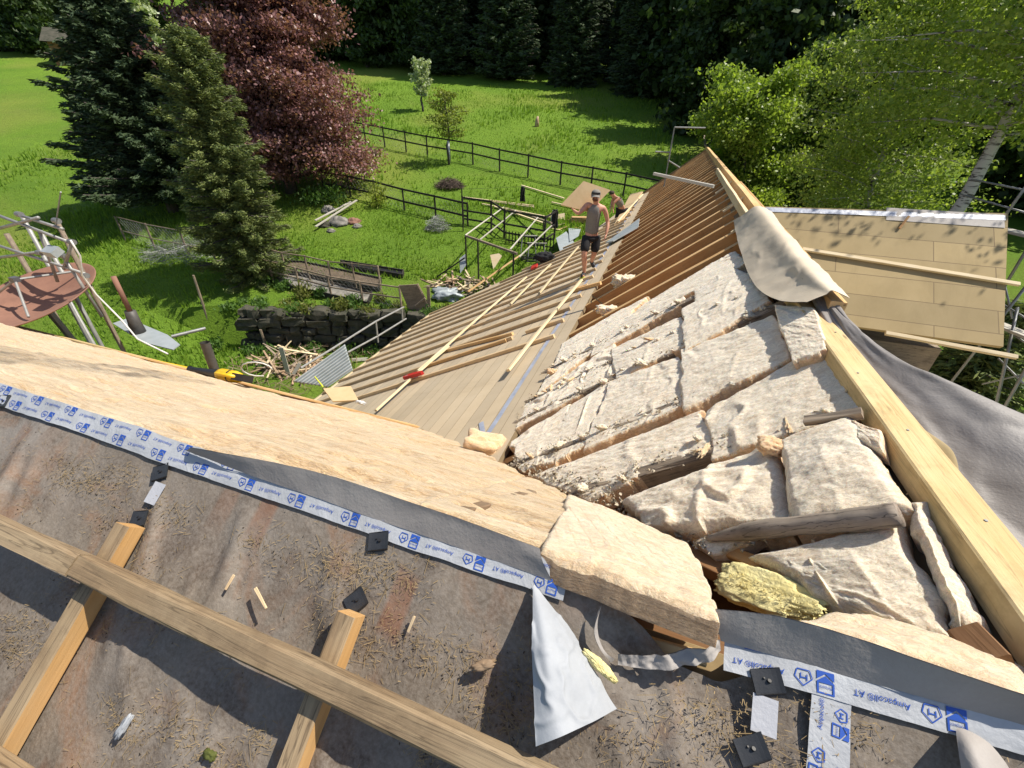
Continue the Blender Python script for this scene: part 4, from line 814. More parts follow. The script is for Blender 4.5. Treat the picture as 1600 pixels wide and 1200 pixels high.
# straw and dirt on the membrane
def debris():
    vs = []; qs = []; k = 0
    cl = [(rnd.uniform(.2, 3.6), rnd.uniform(.1, .9), rnd.uniform(.02, .07)) for _ in range(60)]
    cl += [na_px(*p)+(.05,) for p in [(100, 735), (160, 745), (265, 800), (430, 700), (520, 890), (700, 790), (620, 900), (640, 1010), (780, 1120), (800, 1080), (1130, 1150), (1110, 1120), (990, 1170), (330, 1185), (200, 1130), (540, 985), (560, 890), (720, 1040)] for _2 in range(3)]
    for i in range(7000):
        if rnd.random() < .93: c = rnd.choice(cl); l = rnd.gauss(c[0], c[2]*1.4); s = rnd.gauss(c[1], c[2]*.7)
        else: l = rnd.uniform(0, 4); s = rnd.uniform(.06, 1.2)
        if s < edge_s(l)+.03: continue
        a = rnd.uniform(0, 3.14); L = rnd.uniform(.003, .016) if rnd.random() < .9 else rnd.uniform(.015, .05); w_ = rnd.uniform(.0003, .0008); o = float(mem_off(l, s))+.002; dx = math.cos(a)*L/2; dy = math.sin(a)*L/2
        h1 = rnd.uniform(0, .004); h2 = rnd.uniform(0, .008); nx = -math.sin(a)*w_; ny = math.cos(a)*w_
        P = [NAp(l-dx-nx, s-dy-ny, o+h1), NAp(l-dx+nx, s-dy+ny, o+h1), NAp(l+dx+nx, s+dy+ny, o+h2), NAp(l+dx-nx, s+dy-ny, o+h2)]
        vs += [tuple(p) for p in P]; qs.append((k, k+1, k+2, k+3)); k += 4
    tag(npmesh('straw_debris', np.array(vs), np.array(qs), MT['straw']), 'bits of straw and dry moss scattered over the grey membrane', 'debris', kind='stuff')
    vs = []; qs = []; k = 0
    for i in range(2600):
        c = rnd.choice(cl); l = rnd.gauss(c[0], c[2]); s = rnd.gauss(c[1], c[2]*.6)
        if s < edge_s(l)+.03: continue
        o = float(mem_off(l, s)); r_ = rnd.uniform(.001, .0045); p = NAp(l, s, o+r_*.5)
        d = [Vector((rnd.gauss(0, 1), rnd.gauss(0, 1), rnd.gauss(0, 1))).normalized()*r_ for _ in range(4)]
        vs += [tuple(p+x) for x in d]; qs += [(k, k+1, k+2), (k, k+2, k+3), (k, k+1, k+3), (k+1, k+2, k+3)]; k += 4
    tag(npmesh('moss_crumbs', np.array(vs), np.array(qs), MT['earth']), 'dark crumbs of moss and dirt on the membrane', 'debris', kind='stuff')
debris()
for (px, py, qx, qy, lb) in ((398, 918, 415, 950, 'short wood splinter lying upright on the membrane, between the two orange battens'), (352, 920, 365, 898, 'thin dark splinter beside the other splinter on the membrane'), (636, 990, 648, 962, 'pale splinter on the membrane left of the white flap')):
    beam('wood_splinter', NAx(px, py, .02), NAx(qx, qy, .025), .006, .004, MT['batten_wood'], None, up=NAn, label=lb, cat='splinter')
lump('paint_flake', 'white and grey flake lying on the membrane below the long batten', 'debris', NAx(193, 1135, .02), (.06, .02, .01), 'sheet_white', 4, NAn, NAx(210, 1110, 0)-NAx(175, 1160, 0), .8, None, 3, 3, 24)
lump('moss_clump', 'small yellow-green moss clump at the bottom of the membrane', 'moss', NAx(328, 1180, .01), (.035, .02, .008), 'herb_olive', 5, NAn, EWV, .9, None, 3, 4, 24)
lump('bark_chip', 'curled orange bark chip casting a shadow on the membrane', 'chip', NAx(755, 1040, .025), (.05, .02, .014), 'scrap_wood', 6, NAn, NAx(780, 1033, 0)-NAx(735, 1042, 0), .8, None, 3, 3, 24)
# ---------------------------------------------------------------- people
def pts_plane(O, Dn):        # vertical plane facing the viewer through O; d = metres towards the viewer
    def f(px, py, d=0.0): return bpn(px, py, Vector(O)-Dn*d, np.array(Dn))
    return f
def skinned(name, nodes, edges, mat, parent, root=0, sub=2):
    me = bpy.data.meshes.new(name); me.from_pydata([tuple(n[0]) for n in nodes], edges, []); me.materials.append(mat); o = bpy.data.objects.new(name, me); COL.objects.link(o)
    md = o.modifiers.new('Skin', 'SKIN'); md.use_smooth_shade = True; md.branch_smoothing = .6
    sv = me.skin_vertices[0].data
    for i, n in enumerate(nodes):
        r = n[1]; sv[i].radius = (r, r) if not hasattr(r, '__len__') else r; sv[i].use_root = (i == root)
    s = o.modifiers.new('Sub', 'SUBSURF'); s.levels = sub; s.render_levels = sub
    return place(o, Matrix.Identity(4), parent)
def chain(nodes, edges, start, lst):
    k = start
    for p, r in lst: nodes.append((p, r)); edges.append((k, len(nodes)-1)); k = len(nodes)-1
    return k
def hand(nodes, edges, wrist_i, wrist, dirv, side, curl, s=1.0):
    """palm and five bent fingers; dirv along the hand, side towards the thumb, curl = palm direction"""
    d = dirv.normalized(); sdv = side.normalized(); c = curl.normalized(); palm = wrist+d*.05*s; p = chain(nodes, edges, wrist_i, [(wrist+d*.02*s, .024*s), (palm, (.034*s, .018*s))])
    for k, (off, L) in enumerate(((.028, .068), (.009, .078), (-.011, .072), (-.029, .056))):
        b = wrist+d*.092*s+sdv*off*s; chain(nodes, edges, p, [(b, .0105*s), (b+d*L*.5*s+c*.014*s, .0092*s), (b+d*L*.8*s+c*.038*s, .0075*s)])
    chain(nodes, edges, p, [(wrist+d*.05*s+sdv*.042*s+c*.008*s, .0115*s), (wrist+d*.085*s+sdv*.058*s+c*.024*s, .009*s)])
def make_man():
    O = bp('LOW', 912, 431, .075); Dn = Vector((O.x, O.y, 0)).normalized(); T = pts_plane(O, Dn); ir = Vector((Dn.y, -Dn.x, 0)); U = Vector((0, 0, 1)); fw = -Dn
    man = empty('person', O, 'man in grey tank top, black shorts and cap walking with a board on his shoulder', 'person')
    nodes = []; edges = []
    pel = T(924, 367, -.10); nodes.append((pel, (.135, .11)))
    wst = T(925, 353, -.08); chest = T(928, 335, -.05); upc = T(930, 325, -.04); neck = T(930.5, 317.5, -.02); hd = T(931, 310, .01); hc = T(931, 304.5, .0); ht = T(931.5, 299, -.01)
    s1 = chain(nodes, edges, 0, [(wst, (.120, .095)), (chest, (.140, .11)), (upc, (.115, .09))]); n_up = s1; chain(nodes, edges, s1, [(neck, .058), (hd, (.070, .078)), (hc, (.078, .092)), (ht, (.066, .08))])
    # front leg (image left)
    k = chain(nodes, edges, 0, [(T(917, 373, -.06), .098), (T(914.5, 385, .06), .082), (T(912.5, 398, .12), .060), (T(913, 409, .09), .060), (T(913, 419, .03), .044), (T(912.5, 427, .0), .038)])
    chain(nodes, edges, k, [(T(911, 430, .06), (.042, .035)), (T(909, 431.5, .15), (.036, .025))])
    k = chain(nodes, edges, 0, [(T(931, 373, -.12), .098), (T(929.5, 386, -.08), .082), (T(928, 398, -.06), .060), (T(925.5, 402, -.20), .056), (T(925, 406, -.34), .040), (T(925, 409, -.42), .037)])
    chain(nodes, edges, k, [(T(926.5, 413, -.40), (.042, .035)), (T(928, 417, -.36), (.036, .025))])
    # hanging arm (image right)
    sh = T(943, 324, -.05); el = T(949.5, 346, -.08); wr = T(947.5, 364, .06)
    k = chain(nodes, edges, n_up, [(sh, .062), (T(947, 334, -.07), .050), (el, .041), (T(949.5, 355, -.01), .040), (wr, .027)]); hand(nodes, edges, k, wr, (T(945.5, 374, .1)-wr), fw, -ir)
    # arm up to the board (image left)
    sh2 = T(918, 319, -.03); el2 = T(903.5, 334, .12); wr2 = T(896.5, 328.5, .02)
    k = chain(nodes, edges, n_up, [(sh2, .062), (T(911, 327, .03), .050), (el2, .041), (T(900, 331.5, .08), .037), (wr2, .027)]); hand(nodes, edges, k, wr2, T(892, 323, -.05)-wr2, fw, ir+U*.3)
    body = skinned('body', nodes, edges, MT['skin'], man)
    # clothes: shells that follow the body
    nodes = [(pel+U*.02, (.145, .122))]; edges = []; s1 = chain(nodes, edges, 0, [(T(924.5, 360, -.09), (.155, .125)), (wst, (.150, .118)), (chest, (.180, .142)), (upc, (.168, .132)), (T(930.3, 321.0, -.035), (.10, .088))])
    chain(nodes, edges, 4, [(sh.lerp(upc, .42), .088)]); chain(nodes, edges, 4, [(sh2.lerp(upc, .42), .088)]); skinned('tank_top', nodes, edges, MT['cloth_grey'], man)
    nodes = [(T(924, 365, -.10), (.152, .125))]; edges = []
    chain(nodes, edges, 0, [(T(916.5, 373, -.05), .112), (T(914.2, 385, .06), .104), (T(913, 395.5, .11), .092)]); chain(nodes, edges, 0, [(T(931.5, 373, -.12), .112), (T(930.5, 385, -.08), .104), (T(928.5, 396, -.06), .092)]); skinned('shorts', nodes, edges, MT['cloth_black'], man)
    for a, b_, c_, sk in ((T(912.5, 424, .0), T(912, 428.5, .0), T(908.5, 431.5, .16), 1), (T(924.8, 407.5, -.40), T(925, 410, -.43), T(928.5, 418, -.35), 1)):
        nd = [(a, .050)]; ed = []; chain(nd, ed, 0, [(b_, (.052, .050)), (b_.lerp(c_, .55), (.050, .040)), (c_, (.044, .028))]); s = skinned('shoe', nd, ed, MT['shoe'], man)
    mb = MB(); p = T(909.5, 434, .08); mb.bar(T(913, 433, -.02), T(908, 435, .15), .09, .02); mb.build('shoe_sole', MT['lime'], man)
    # head details
    HM = frame(hc, ir, U)   # x image-right, y away/forward?, z up
    fy = HM.to_3x3()@Vector((0, 1, 0)); sg = 1 if fy.dot(fw) > 0 else -1
    def hp(x, y, z): return HM@Vector((x, sg*y, z))
    mb = MB(); mb.lathe([(.001, .098), (.05, .092), (.083, .06), (.093, .02), (.094, .0)], 20, HM); mb.grid(lambda u, v: hp((u-.5)*.16, .075+.085*v*(1-(2*u-1)**2*.5), .018-.03*v-.02*(2*u-1)**2), 9, 5); mb.grid(lambda u, v: hp((u-.5)*.16, .075+.085*v*(1-(2*u-1)**2*.5), .012-.03*v-.02*(2*u-1)**2), 9, 5)
    mb.build('cap', MT['cloth_grey'], man, local=frame(hc, ir, U), smooth=True)
    mb = MB(); mb.grid(lambda u, v: hp((u-.5)*.165, .10*math.cos((u-.5)*2.2)+.004, .035+.036*(v-.5)), 14, 4); mb.build('sunglasses', MT['black_plastic'], man, local=frame(hc, ir, U), smooth=True)
    lump('beard', None, None, hp(0, .048, -.072), (.12, .085, .085), 'beard', 3, U, ir, .15, None, 2.2, 4, 20)
    b = bpy.data.objects['beard']; place(b, b.matrix_basis.copy(), man)
    lump('nose', None, None, hp(0, .095, -.018), (.032, .04, .045), 'skin', 2, U, ir, .05, None, 2, 2, 14); b = bpy.data.objects['nose']; place(b, b.matrix_basis.copy(), man)
    for sx in (-1, 1):
        lump('ear', None, None, hp(sx*.083, .0, -.02), (.02, .045, .06), 'skin', 2, U, ir, .05, None, 2, 2, 12); b = [o for o in sc.objects if o.name.startswith('ear') and o.parent is None and o.type == 'MESH' and not o.name.startswith('earth')][-1]; place(b, b.matrix_basis.copy(), man)
        lump('eye', None, None, hp(sx*.032, .083, .004), (.026, .018, .014), 'black_plastic', 2, U, ir, .02, None, 2, 2, 10); b = [o for o in sc.objects if o.name.startswith('eye') and o.parent is None][-1]; place(b, b.matrix_basis.copy(), man)
    mb = MB(); mb.bar(hp(-.024, .092, -.055), hp(.024, .092, -.055), .01, .007); mb.build('mouth', MT['red_plastic'] if False else MT['skin'], man)
    # the board on the shoulder
    q = [T(912.5, 283, -.22), T(954, 297, -.34), T(921, 331, -.06), T(877, 320, .06)]; nB = (q[1]-q[0]).cross(q[3]-q[0]).normalized(); nB = nB if nB.dot(fw) > 0 else -nB
    mb = MB(); mb.slab(q, nB, .055); o = mb.build('carried_board', MT['fibre_plain'], None, local=frame(q[0], q[1]-q[0], nB)); tag(o, 'soft fibre board with grooved edge carried on the shoulder of the man in grey', 'board')
    t_ = MB(); e = (q[3]-q[0]).normalized(); t_.bar(q[0]-nB*.028, q[3]-nB*.028, .012, .02, nB); t_.build('board_tongue', MT['fibre_plain'], o, M=Matrix.Identity(4))
m_, t_, b_ = newmat('fibre_plain'); f_ = noise(t_, coords(t_, (1, 1, 1)), 5, 6, .7); t_.links.new(ramp(t_, f_, (.3, (.50, .36, .19)), (.7, (.58, .43, .25))), b_.inputs['Base Color']); b_.inputs['Roughness'].default_value = .9; MT['fibre_plain'] = m_
make_man()
def make_helper():
    v = ray(966, 345); v = v/v[1]*17.0; O = V3(v); O.z = 8-4.3; Dn = Vector((O.x, O.y, 0)).normalized(); T = pts_plane(O, Dn); ir = Vector((Dn.y, -Dn.x, 0)); U = Vector((0, 0, 1)); fw = -Dn
    man = empty('person', O, 'second worker in a grey t-shirt bending over behind the roof edge', 'person')
    pel = T(972, 324, -.1); sh = T(962.5, 309, .15); hd = T(956.5, 303.5, .25); nodes = [(pel, .14)]; edges = []
    k = chain(nodes, edges, 0, [(T(967, 315, .05), (.15, .12)), (sh, (.14, .10))]); chain(nodes, edges, k, [(T(959.5, 306.5, .2), .06), (hd, .095), (T(955.5, 301, .27), .08)])
    for s in (-1, 1):
        a = chain(nodes, edges, k, [(sh+ir*.17*s*.6+fw*.05*s, .06), (T(957.5+s*1.5, 317, .2+.1*s), .045), (T(956+s*2.0, 326, .3), .03)]); w_ = nodes[a][0]; hand(nodes, edges, a, w_, -U+ir*.1, fw, ir*s)
        L = chain(nodes, edges, 0, [(pel+ir*.1*s-U*.1, .1), (pel+ir*.13*s-U*.45+fw*.12, .075), (Vector((pel.x, pel.y, O.z+.12))+ir*.14*s, .05)]); chain(nodes, edges, L, [(Vector((pel.x, pel.y, O.z+.05))+ir*.14*s+fw*.14, .045)])
    skinned('body', nodes, edges, MT['skin'], man)
    nodes = [(pel, .155)]; edges = []; k = chain(nodes, edges, 0, [(T(967, 315, .05), (.185, .15)), (sh, (.185, .14))])
    for s in (-1, 1): chain(nodes, edges, k, [(sh+ir*.17*s*.6+fw*.05*s, .075)])
    skinned('t_shirt', nodes, edges, MT['cloth_grey'], man)
    nodes = [(pel-U*.02, .16)]; edges = []
    for s in (-1, 1): chain(nodes, edges, 0, [(pel+ir*.1*s-U*.12, .12), (pel+ir*.13*s-U*.45+fw*.12, .095), (Vector((pel.x, pel.y, O.z+.12))+ir*.14*s, .07)])
    skinned('trousers', nodes, edges, MT['cloth_black'], man)
    lump('hair', None, None, T(956, 301.3, .24), (.2, .22, .15), 'hair', 3, U, ir, .12, None, 2.2, 4, 18); b = bpy.data.objects['hair']; place(b, b.matrix_basis.copy(), man)
    s = empty('scaffold_platform', O-Vector((0, 0, .03)), 'grey scaffold platform behind the far edge of the boarded roof', 'scaffold')
    for i in range(4): beam('plank', O-ir*1.6+Dn*(-.3+.27*i), O+ir*1.6+Dn*(-.3+.27*i), .25, .05, MT['grey_plank'], s)
    for a in (-1.5, 1.5):
        for b2 in (-.35, .6):
            q = O+ir*a+Dn*b2; mb = MB(); mb.tube([(q.x, q.y, tz(q.x, q.y)), (q.x, q.y, O.z-.03)], .025, 8); mb.build('pole', MT['steel'], s)
make_helper()
# ---------------------------------------------------------------- loose pieces on the roof
def onlow(px, py, o=.0): return bp('LOW', px, py, o)
for (a, b_, o, lb) in (
    ((586, 640), (700, 540), .10, 'long pale batten lying across the counter battens, from the valley to the red pouch'),
    ((652, 578), (822, 432), .12, 'long pale batten continuing past the red pouch towards the eaves'),
    ((793, 577), (908, 436), .12, 'pale batten with a grey sawn end lying by the walking man'),
    ((797, 474), (860, 412), .12, 'short pale batten lying crosswise near the eaves below the black bag'),
    ((842, 457), (903, 385), .12, 'pale batten lying left of the walking man'),
    ((965, 345), (1004, 303), .14, 'pale notched batten lying behind the walking man near the far gable')):
    beam('loose_batten', onlow(*a, o), onlow(*b_, o), .055, .038, MT['pale_wood'], None, up=LWn, bow=.012, label=lb, cat='batten', group='loose battens on the boarded roof')
for (a, b_, o, lb) in (((700, 545), (800, 519), .065, 'short reddish batten lying between two counter battens'), ((662, 571), (790, 529), .065, 'brown batten lying beside the red pouch'), ((884, 455), (938, 440), .065, 'short batten under the foot of the walking man')):
    beam('loose_batten', onlow(*a, o), onlow(*b_, o), .06, .06, MT['new_wood'], None, up=LWn, label=lb, cat='batten', group='loose battens on the boarded roof')
# grey board and wide boards lying at the edge strip
q = [onlow(905, 385, .09), onlow(998, 342, .09), onlow(990, 362, .09), onlow(912, 408, .09)]
mb = MB(); q = [onlow(946, 379, .10), onlow(999, 341, .10), onlow(997, 354, .10), onlow(958, 376, .10)]; mb.slab(q, LWn, .03); o = mb.build('loose_board', MT['zinc'], None, local=frame(q[0], q[1]-q[0], LWn)); tag(o, 'blue-grey board lying on the battens behind the walking man', 'board')
mb = MB(); q = [onlow(1004, 299, .09), onlow(975, 339, .09), onlow(960, 350, .09), onlow(985, 303, .09)]; mb.slab(q, LWn, .05); o = mb.build('loose_board', MT['fibre_plain'], None, local=frame(q[0], q[1]-q[0], LWn)); tag(o, 'pale fibre board lying across the battens at the far gable', 'board')
beam('pole', bpn(1022, 269, H('FL', .8, 7, .5), (0, 1, 0)), bpn(1116, 289, H('FL', .2, 6.5, .3), (0, 1, 0)), .05, .04, MT['grey_plank'], None, label='grey lath sticking out across the open rafters near the ridge', cat='lath')
# red pouch
P0 = onlow(634, 592, .10); P1 = onlow(660, 585, .10); L_ = (P1-P0).length; M_ = frame(P0, P1-P0, LWn)
mb = MB(); pr = [(0, 0), (L_*1.05, .01), (L_*1.12, .05), (L_*.95, .10), (L_*.55, .12), (L_*.15, .11), (-.03, .06)]
mb.slab([M_@Vector((x, y-.05, .06)) for x, y in pr], LWn, .06); rp = mb.build('tool_pouch', MT['red_plastic'], None, local=M_); tag(rp, 'red plastic pouch with white lettering lying on a batten', 'pouch')
vs, fs = text_mesh('M05', .05); mb = MB(); mb.add([M_@Vector((.03+v.x*.9, v.y*.9-.02, .0625)) for v in vs], fs); mb.build('lettering', MT['cloth_white'], rp, local=M_)
mb = MB(); mb.slab([onlow(829, 420, .1), onlow(838, 416, .1), onlow(840, 411, .1), onlow(832, 413, .1)], LWn, .05); tag(mb.build('tool_case', MT['red_plastic'], None, local=frame(onlow(829, 420, .1), EWV, LWn)), 'small red case near the eaves beside the black bag', 'case')
beam('roof_strut', onlow(730, 455, .1), onlow(812, 398, .1), .09, .06, MT['new_wood'], None, up=LWn, label='orange-brown plank sticking out over the eaves towards the greenhouse frame', cat='plank')
lump('bag', 'crumpled black bag slumped over the eaves edge', 'bag', onlow(852, 402, .15), (.65, .35, .32), 'cloth_black', 5, LWn, EWV, .5, None, 2.5, 3, 36)
# small things at the near eaves
q = [bz(*p, -3.72) for p in [(505, 607), (548, 603), (560, 625), (520, 627)]]; mb = MB(); mb.slab(q, (0, 0, 1), .02); tag(mb.build('board_offcut', MT['fibre_plain'], None, local=frame(q[0], q[1]-q[0], (0, 0, 1))), 'square pale board offcut at the eaves near the corrugated sheet', 'board')
beam('bent_lath', ev(492, 588, .1), ev(505, 604, .1), .02, .01, MT['lime'], None, label='bent yellow-green strip standing at the near eaves', cat='strip')
lump('paper_scrap', 'crumpled white foil scrap lying by the end of the eaves board', 'foil', bz(563, 629, -3.68), (.14, .09, .05), 'cloth_white', 9, NBn, EWV, .8, None, 3, 3, 24)
# cordless blower
def blower():
    A = ev(297, 577, -.3); B_ = ev(392, 593, -.3); ax = B_-A; L = ax.length; M = frame(A, ax, NBn); e = empty('leaf_blower', A, 'yellow and black cordless blower lying on the wool near the eaves', 'blower')
    mb = MB(); mb.tube([M@Vector((x*L, 0, 0)) for x in (0, .05, .3, .48, .52)], [.055, .045, .055, .075, .08], 16); mb.build('nozzle', MT['black_plastic'], e, local=M, smooth=True)
    mb = MB(); mb.tube([M@Vector((x*L, 0, 0)) for x in (.5, .55, .75, .83)], [.08, .095, .09, .07], 16); mb.build('motor_housing', MT['yellow_plastic'], e, local=M, smooth=True)
    mb = MB(); mb.tube([M@Vector((x*L, y, .0)) for x, y in ((.55, -.10), (.62, -.17), (.78, -.17), (.88, -.10))], .028, 10); mb.build('handle', MT['yellow_plastic'], e, local=M, smooth=True)
    mb = MB(); mb.box((.82*L, -.13, -.05), (1.0*L, .04, .05)); mb.v = [tuple(M@Vector(v)) for v in mb.v]; mb.build('battery', MT['black_plastic'], e, local=M)
    mb = MB(); mb.tube([M@Vector((x*L, 0, 0)) for x in (.68, .70)], [.096, .096], 16); mb.build('air_grille', MT['black_plastic'], e, local=M)
blower()
q = [ev(166, 547, -.1), ev(215, 556, -.1), ev(298, 574, -.1), ev(296, 578, -.16), ev(213, 561, -.16), ev(164, 551, -.16)]; mb = MB(); mb.slab(q, NBn, .02); o = mb.build('folding_rule', MT['yellow_plastic'], None, local=frame(q[0], q[2]-q[0], NBn)); tag(o, 'yellow measuring rule with green ends lying on the wool by the eaves', 'ruler')
for px, py in ((168, 549), (213, 558)): mb = MB(); a = ev(px, py, -.12); mb.slab([a, a+EWV*.12, a+EWV*.12+RWV*.04, a+RWV*.04], NBn, .015); mb.build('rule_end', MT['lime'], o, local=frame(a, EWV, NBn))
# vent pipe with its flashing plate
fl = [bz(*p, -3.95) for p in [(176, 505), (200, 497), (262, 523), (281, 538), (270, 546), (225, 535)]]; e = empty('vent_pipe', fl[0], 'grey vent pipe with a rusty tube and a bent flashing plate leaning at the eaves', 'vent pipe')
mb = MB(); mb.slab(fl, (0, 0, 1), .02); mb.build('flashing', MT['zinc'], e, local=frame(fl[0], fl[2]-fl[0], (0, 0, 1)))
a = bz(216, 519, -3.95); b2 = above(a, 203, 486); mb = MB(); mb.tube([a, a.lerp(b2, .5), b2], [.14, .11, .095], 18); mb.build('sleeve', MT['pipe_grey'], e, local=frame(a, b2-a, EWV), smooth=True)
c = above(a, 177, 432); mb = MB(); mb.tube([b2, c], .045, 14); mb.build('tube', MT['rust_disc'], e, local=frame(b2, c-b2, EWV), smooth=True)
a = bz(268, 526, -4.0); b2 = bz(321, 513, -4.0); mb = MB(); mb.tube([a, b2], .035, 12); tag(mb.build('steel_tube', MT['dull_steel'], None, local=frame(a, b2-a, EWV)), 'short grey steel tube sticking out from under the vent flashing', 'tube')
a = ev(337, 583, .1); b2 = above(a, 320, 535); e2 = MB(); e2.tube([a, b2], .07, 18, cap=False); e2.tube([b2, a], .06, 18, cap=False); tag(e2.build('black_pipe', MT['pipe_grey'], None, local=frame(a, b2-a, EWV), smooth=True), 'dark open pipe stub standing up through the eaves beside the blower', 'pipe')
mb = MB(); a = ev(372, 583, .0); mb.tube([a+Vector((.25+.25*math.cos(k*.5), .1, .02+.13*math.sin(k*.5))) for k in range(11)], .011, 8); tag(mb.build('cable_loop', MT['white_plastic'], None, smooth=True), 'white cable loop behind the battery of the blower', 'cable')
# ---------------------------------------------------------------- scaffold with satellite dish beyond the eaves (left)
def left_scaffold():
    O = ev(60, 508, .9); Dn = np.array(RWV); T = lambda px, py, d=0.0: bpn(px, py, O+RWV*d, Dn)
    e = empty('scaffold', T(182, 527), 'tubular steel scaffold standing behind the brown satellite dish', 'scaffold')
    def gp(px, py, d=0.0):   # post foot down to the ground
        p = T(px, py, d); return p
    def pipe(a, b, r_=.032, mat='steel', nm='pole', down=False, d=0.0, d2=None):
        A = T(*a, d); B2 = T(*b, d if d2 is None else d2)
        if down: B2 = Vector((B2.x, B2.y, tz(B2.x, B2.y)))
        mb = MB(); mb.tube([A, B2], r_, 10); return mb.build(nm, MT[mat], e, local=frame(A, B2-A, (0, 1, 0)), smooth=True)
    pipe((88, 345), (180, 525), .04, down=True, mat='grey_wood'); pipe((33, 335), (68, 415), .038, down=True, d=.3); pipe((10, 365), (40, 410), .05, down=True, d=.6, mat='grey_wood'); pipe((108, 470), (138, 520), .04, down=True, d=.5); pipe((62, 360), (80, 400), .04, down=True, d=.2)
    for a, b in (((-20, 330), (112, 380)), ((-20, 378), (133, 428)), ((36, 338), (98, 358)), ((-20, 405), (75, 392)), ((62, 362), (90, 440)), ((95, 395), (160, 495)), ((112, 380), (100, 420)), ((-20, 362), (60, 340))):
        pipe(a, b, .029, nm='rail', d=-.1)
    for a in ((88, 345), (112, 378), (100, 400), (62, 395), (133, 430), (30, 335)):
        mb = MB(); p = T(*a, -.1); mb.tube([p-EWV*.06, p+EWV*.06], .05, 10); mb.build('coupler', MT['dull_steel'], e, M=Matrix.Identity(4))
    c = T(66, 474, -.5); n = (Vector((0, 0, 1))*.95-RWV*.30+EWV*.05).normalized(); M = frame(c, EWV, n)
    d = empty('satellite_dish', c, 'large rust-brown satellite dish tilted up below the scaffold tubes', 'satellite dish'); Rr = (T(132, 452, -.5)-T(-6, 452, -.5)).length/2*.70
    mb = MB(); mb.lathe([(.001, 0)]+[(Rr*k/10, .22*(k/10)**2) for k in range(1, 11)]+[(Rr*1.02, .22)]+[(Rr*k/10, .22*(k/10)**2-.025) for k in range(10, 0, -1)], 48, M); mb.build('reflector', MT['rust_disc'], d, local=M, smooth=True)
    f = c+n*.55
    for a in (.4, 2.5, 4.6): mb = MB(); mb.tube([M@Vector((Rr*.8*math.cos(a), Rr*.8*math.sin(a), .2)), f], .022, 8); mb.build('strut', MT['steel'], d, M=Matrix.Identity(4))
    mb = MB(); mb.box((-.07, -.05, -.04), (.07, .05, .05)); mb.build('receiver', MT['grey_plastic'], d, M=frame(f, EWV, (0, 0, 1)))
    mb = MB(); mb.tube([c-n*.02, c-n*.5-Vector((0, 0, .6)), Vector((c.x, c.y, tz(c.x, c.y)))], .06, 10); mb.build('mast', MT['dull_steel'], d, M=Matrix.Identity(4))
    bx = MB(); bx.box((-.15, -.09, -.06), (.15, .09, .06)); tag(bx.build('junction_box', MT['zinc'], None, M=frame(T(82, 393, -.3), EWV, RWV*-.5+Vector((0, 0, 1)))), 'light grey box fixed to the scaffold tubes above the dish', 'box')
    mb = MB(); mb.tube([T(110, 375, -.3), T(116, 385, -.3), T(125, 400, -.3), T(128, 430, -.3), T(150, 460, -.2), T(190, 500, -.2), T(215, 530, -.3), T(262, 553, -.4)], .016, 8); tag(mb.build('cable', MT['white_plastic'], None, smooth=True), 'white cable running from the scaffold down to the eaves', 'cable')
    mb = MB(); mb.tube([T(88, 345, 0), T(95, 300, 0)], .012, 6); mb.build('antenna_rod', MT['dull_steel'], e, M=Matrix.Identity(4))
left_scaffold()
# ---------------------------------------------------------------- scaffold on the right beyond the wing roof
def right_scaffold():
    O = V3(W(-6.4, 9, -3)); Dn = -np.array(RWV)*.35+np.array(EWV)*.94; T = lambda px, py, d=0.0: bpn(px, py, O-EWV*d, Dn)
    e = empty('scaffold', T(1590, 620), 'grey tube scaffold with planks in the shade beyond the boarded wing roof', 'scaffold')
    def pipe(a, b, r_=.024, nm='pole', d=0.0, mat='dull_steel'):
        A = T(*a, d); B2 = T(*b, d); mb = MB(); mb.tube([A, B2], r_, 8); mb.build(nm, MT[mat], e, local=frame(A, B2-A, (0, 1, 0)), smooth=True)
    for a, b in (((1640, 240), (1545, 372)), ((1640, 330), (1562, 460)), ((1640, 400), (1480, 605)), ((1645, 500), (1540, 690)), ((1590, 480), (1555, 640))): pipe(a, b, .026)
    for a, b in (((1518, 280), (1640, 305)), ((1500, 303), (1640, 343)), ((1555, 468), (1640, 520)), ((1556, 505), (1640, 560)), ((1560, 402), (1582, 498)), ((1535, 600), (1600, 585)), ((1560, 560), (1600, 600))): pipe(a, b, .018, 'brace', .2)
    for a, b in (((1485, 337), (1660, 378)), ((1545, 498), (1660, 545))): beam('plank', T(*a, .1), T(*b, .1), .3, .05, MT['grey_plank'], e)
right_scaffold()
# scaffold frame behind the far gable
def far_frame():
    v = ray(1045, 250); v = v/v[1]*19; O = V3(v); Dn = np.array([0, 1, 0]); T = lambda px, py: bpn(px, py, O, Dn); e = empty('scaffold', T(1043, 270), 'thin grey scaffold posts and rail behind the far end of the ridge', 'scaffold')
    A = T(1054, 199); g = Vector((A.x+.1, A.y, tz(A.x, A.y))); 
    for a, b in ((A, g), (A, T(1102, 200)), (T(1024, 237), T(1046, 238)), (T(1043, 250), T(1062, 262))): mb = MB(); mb.tube([a, b], .028, 8); mb.build('pole', MT['steel'], e, M=Matrix.Identity(4))
far_frame()
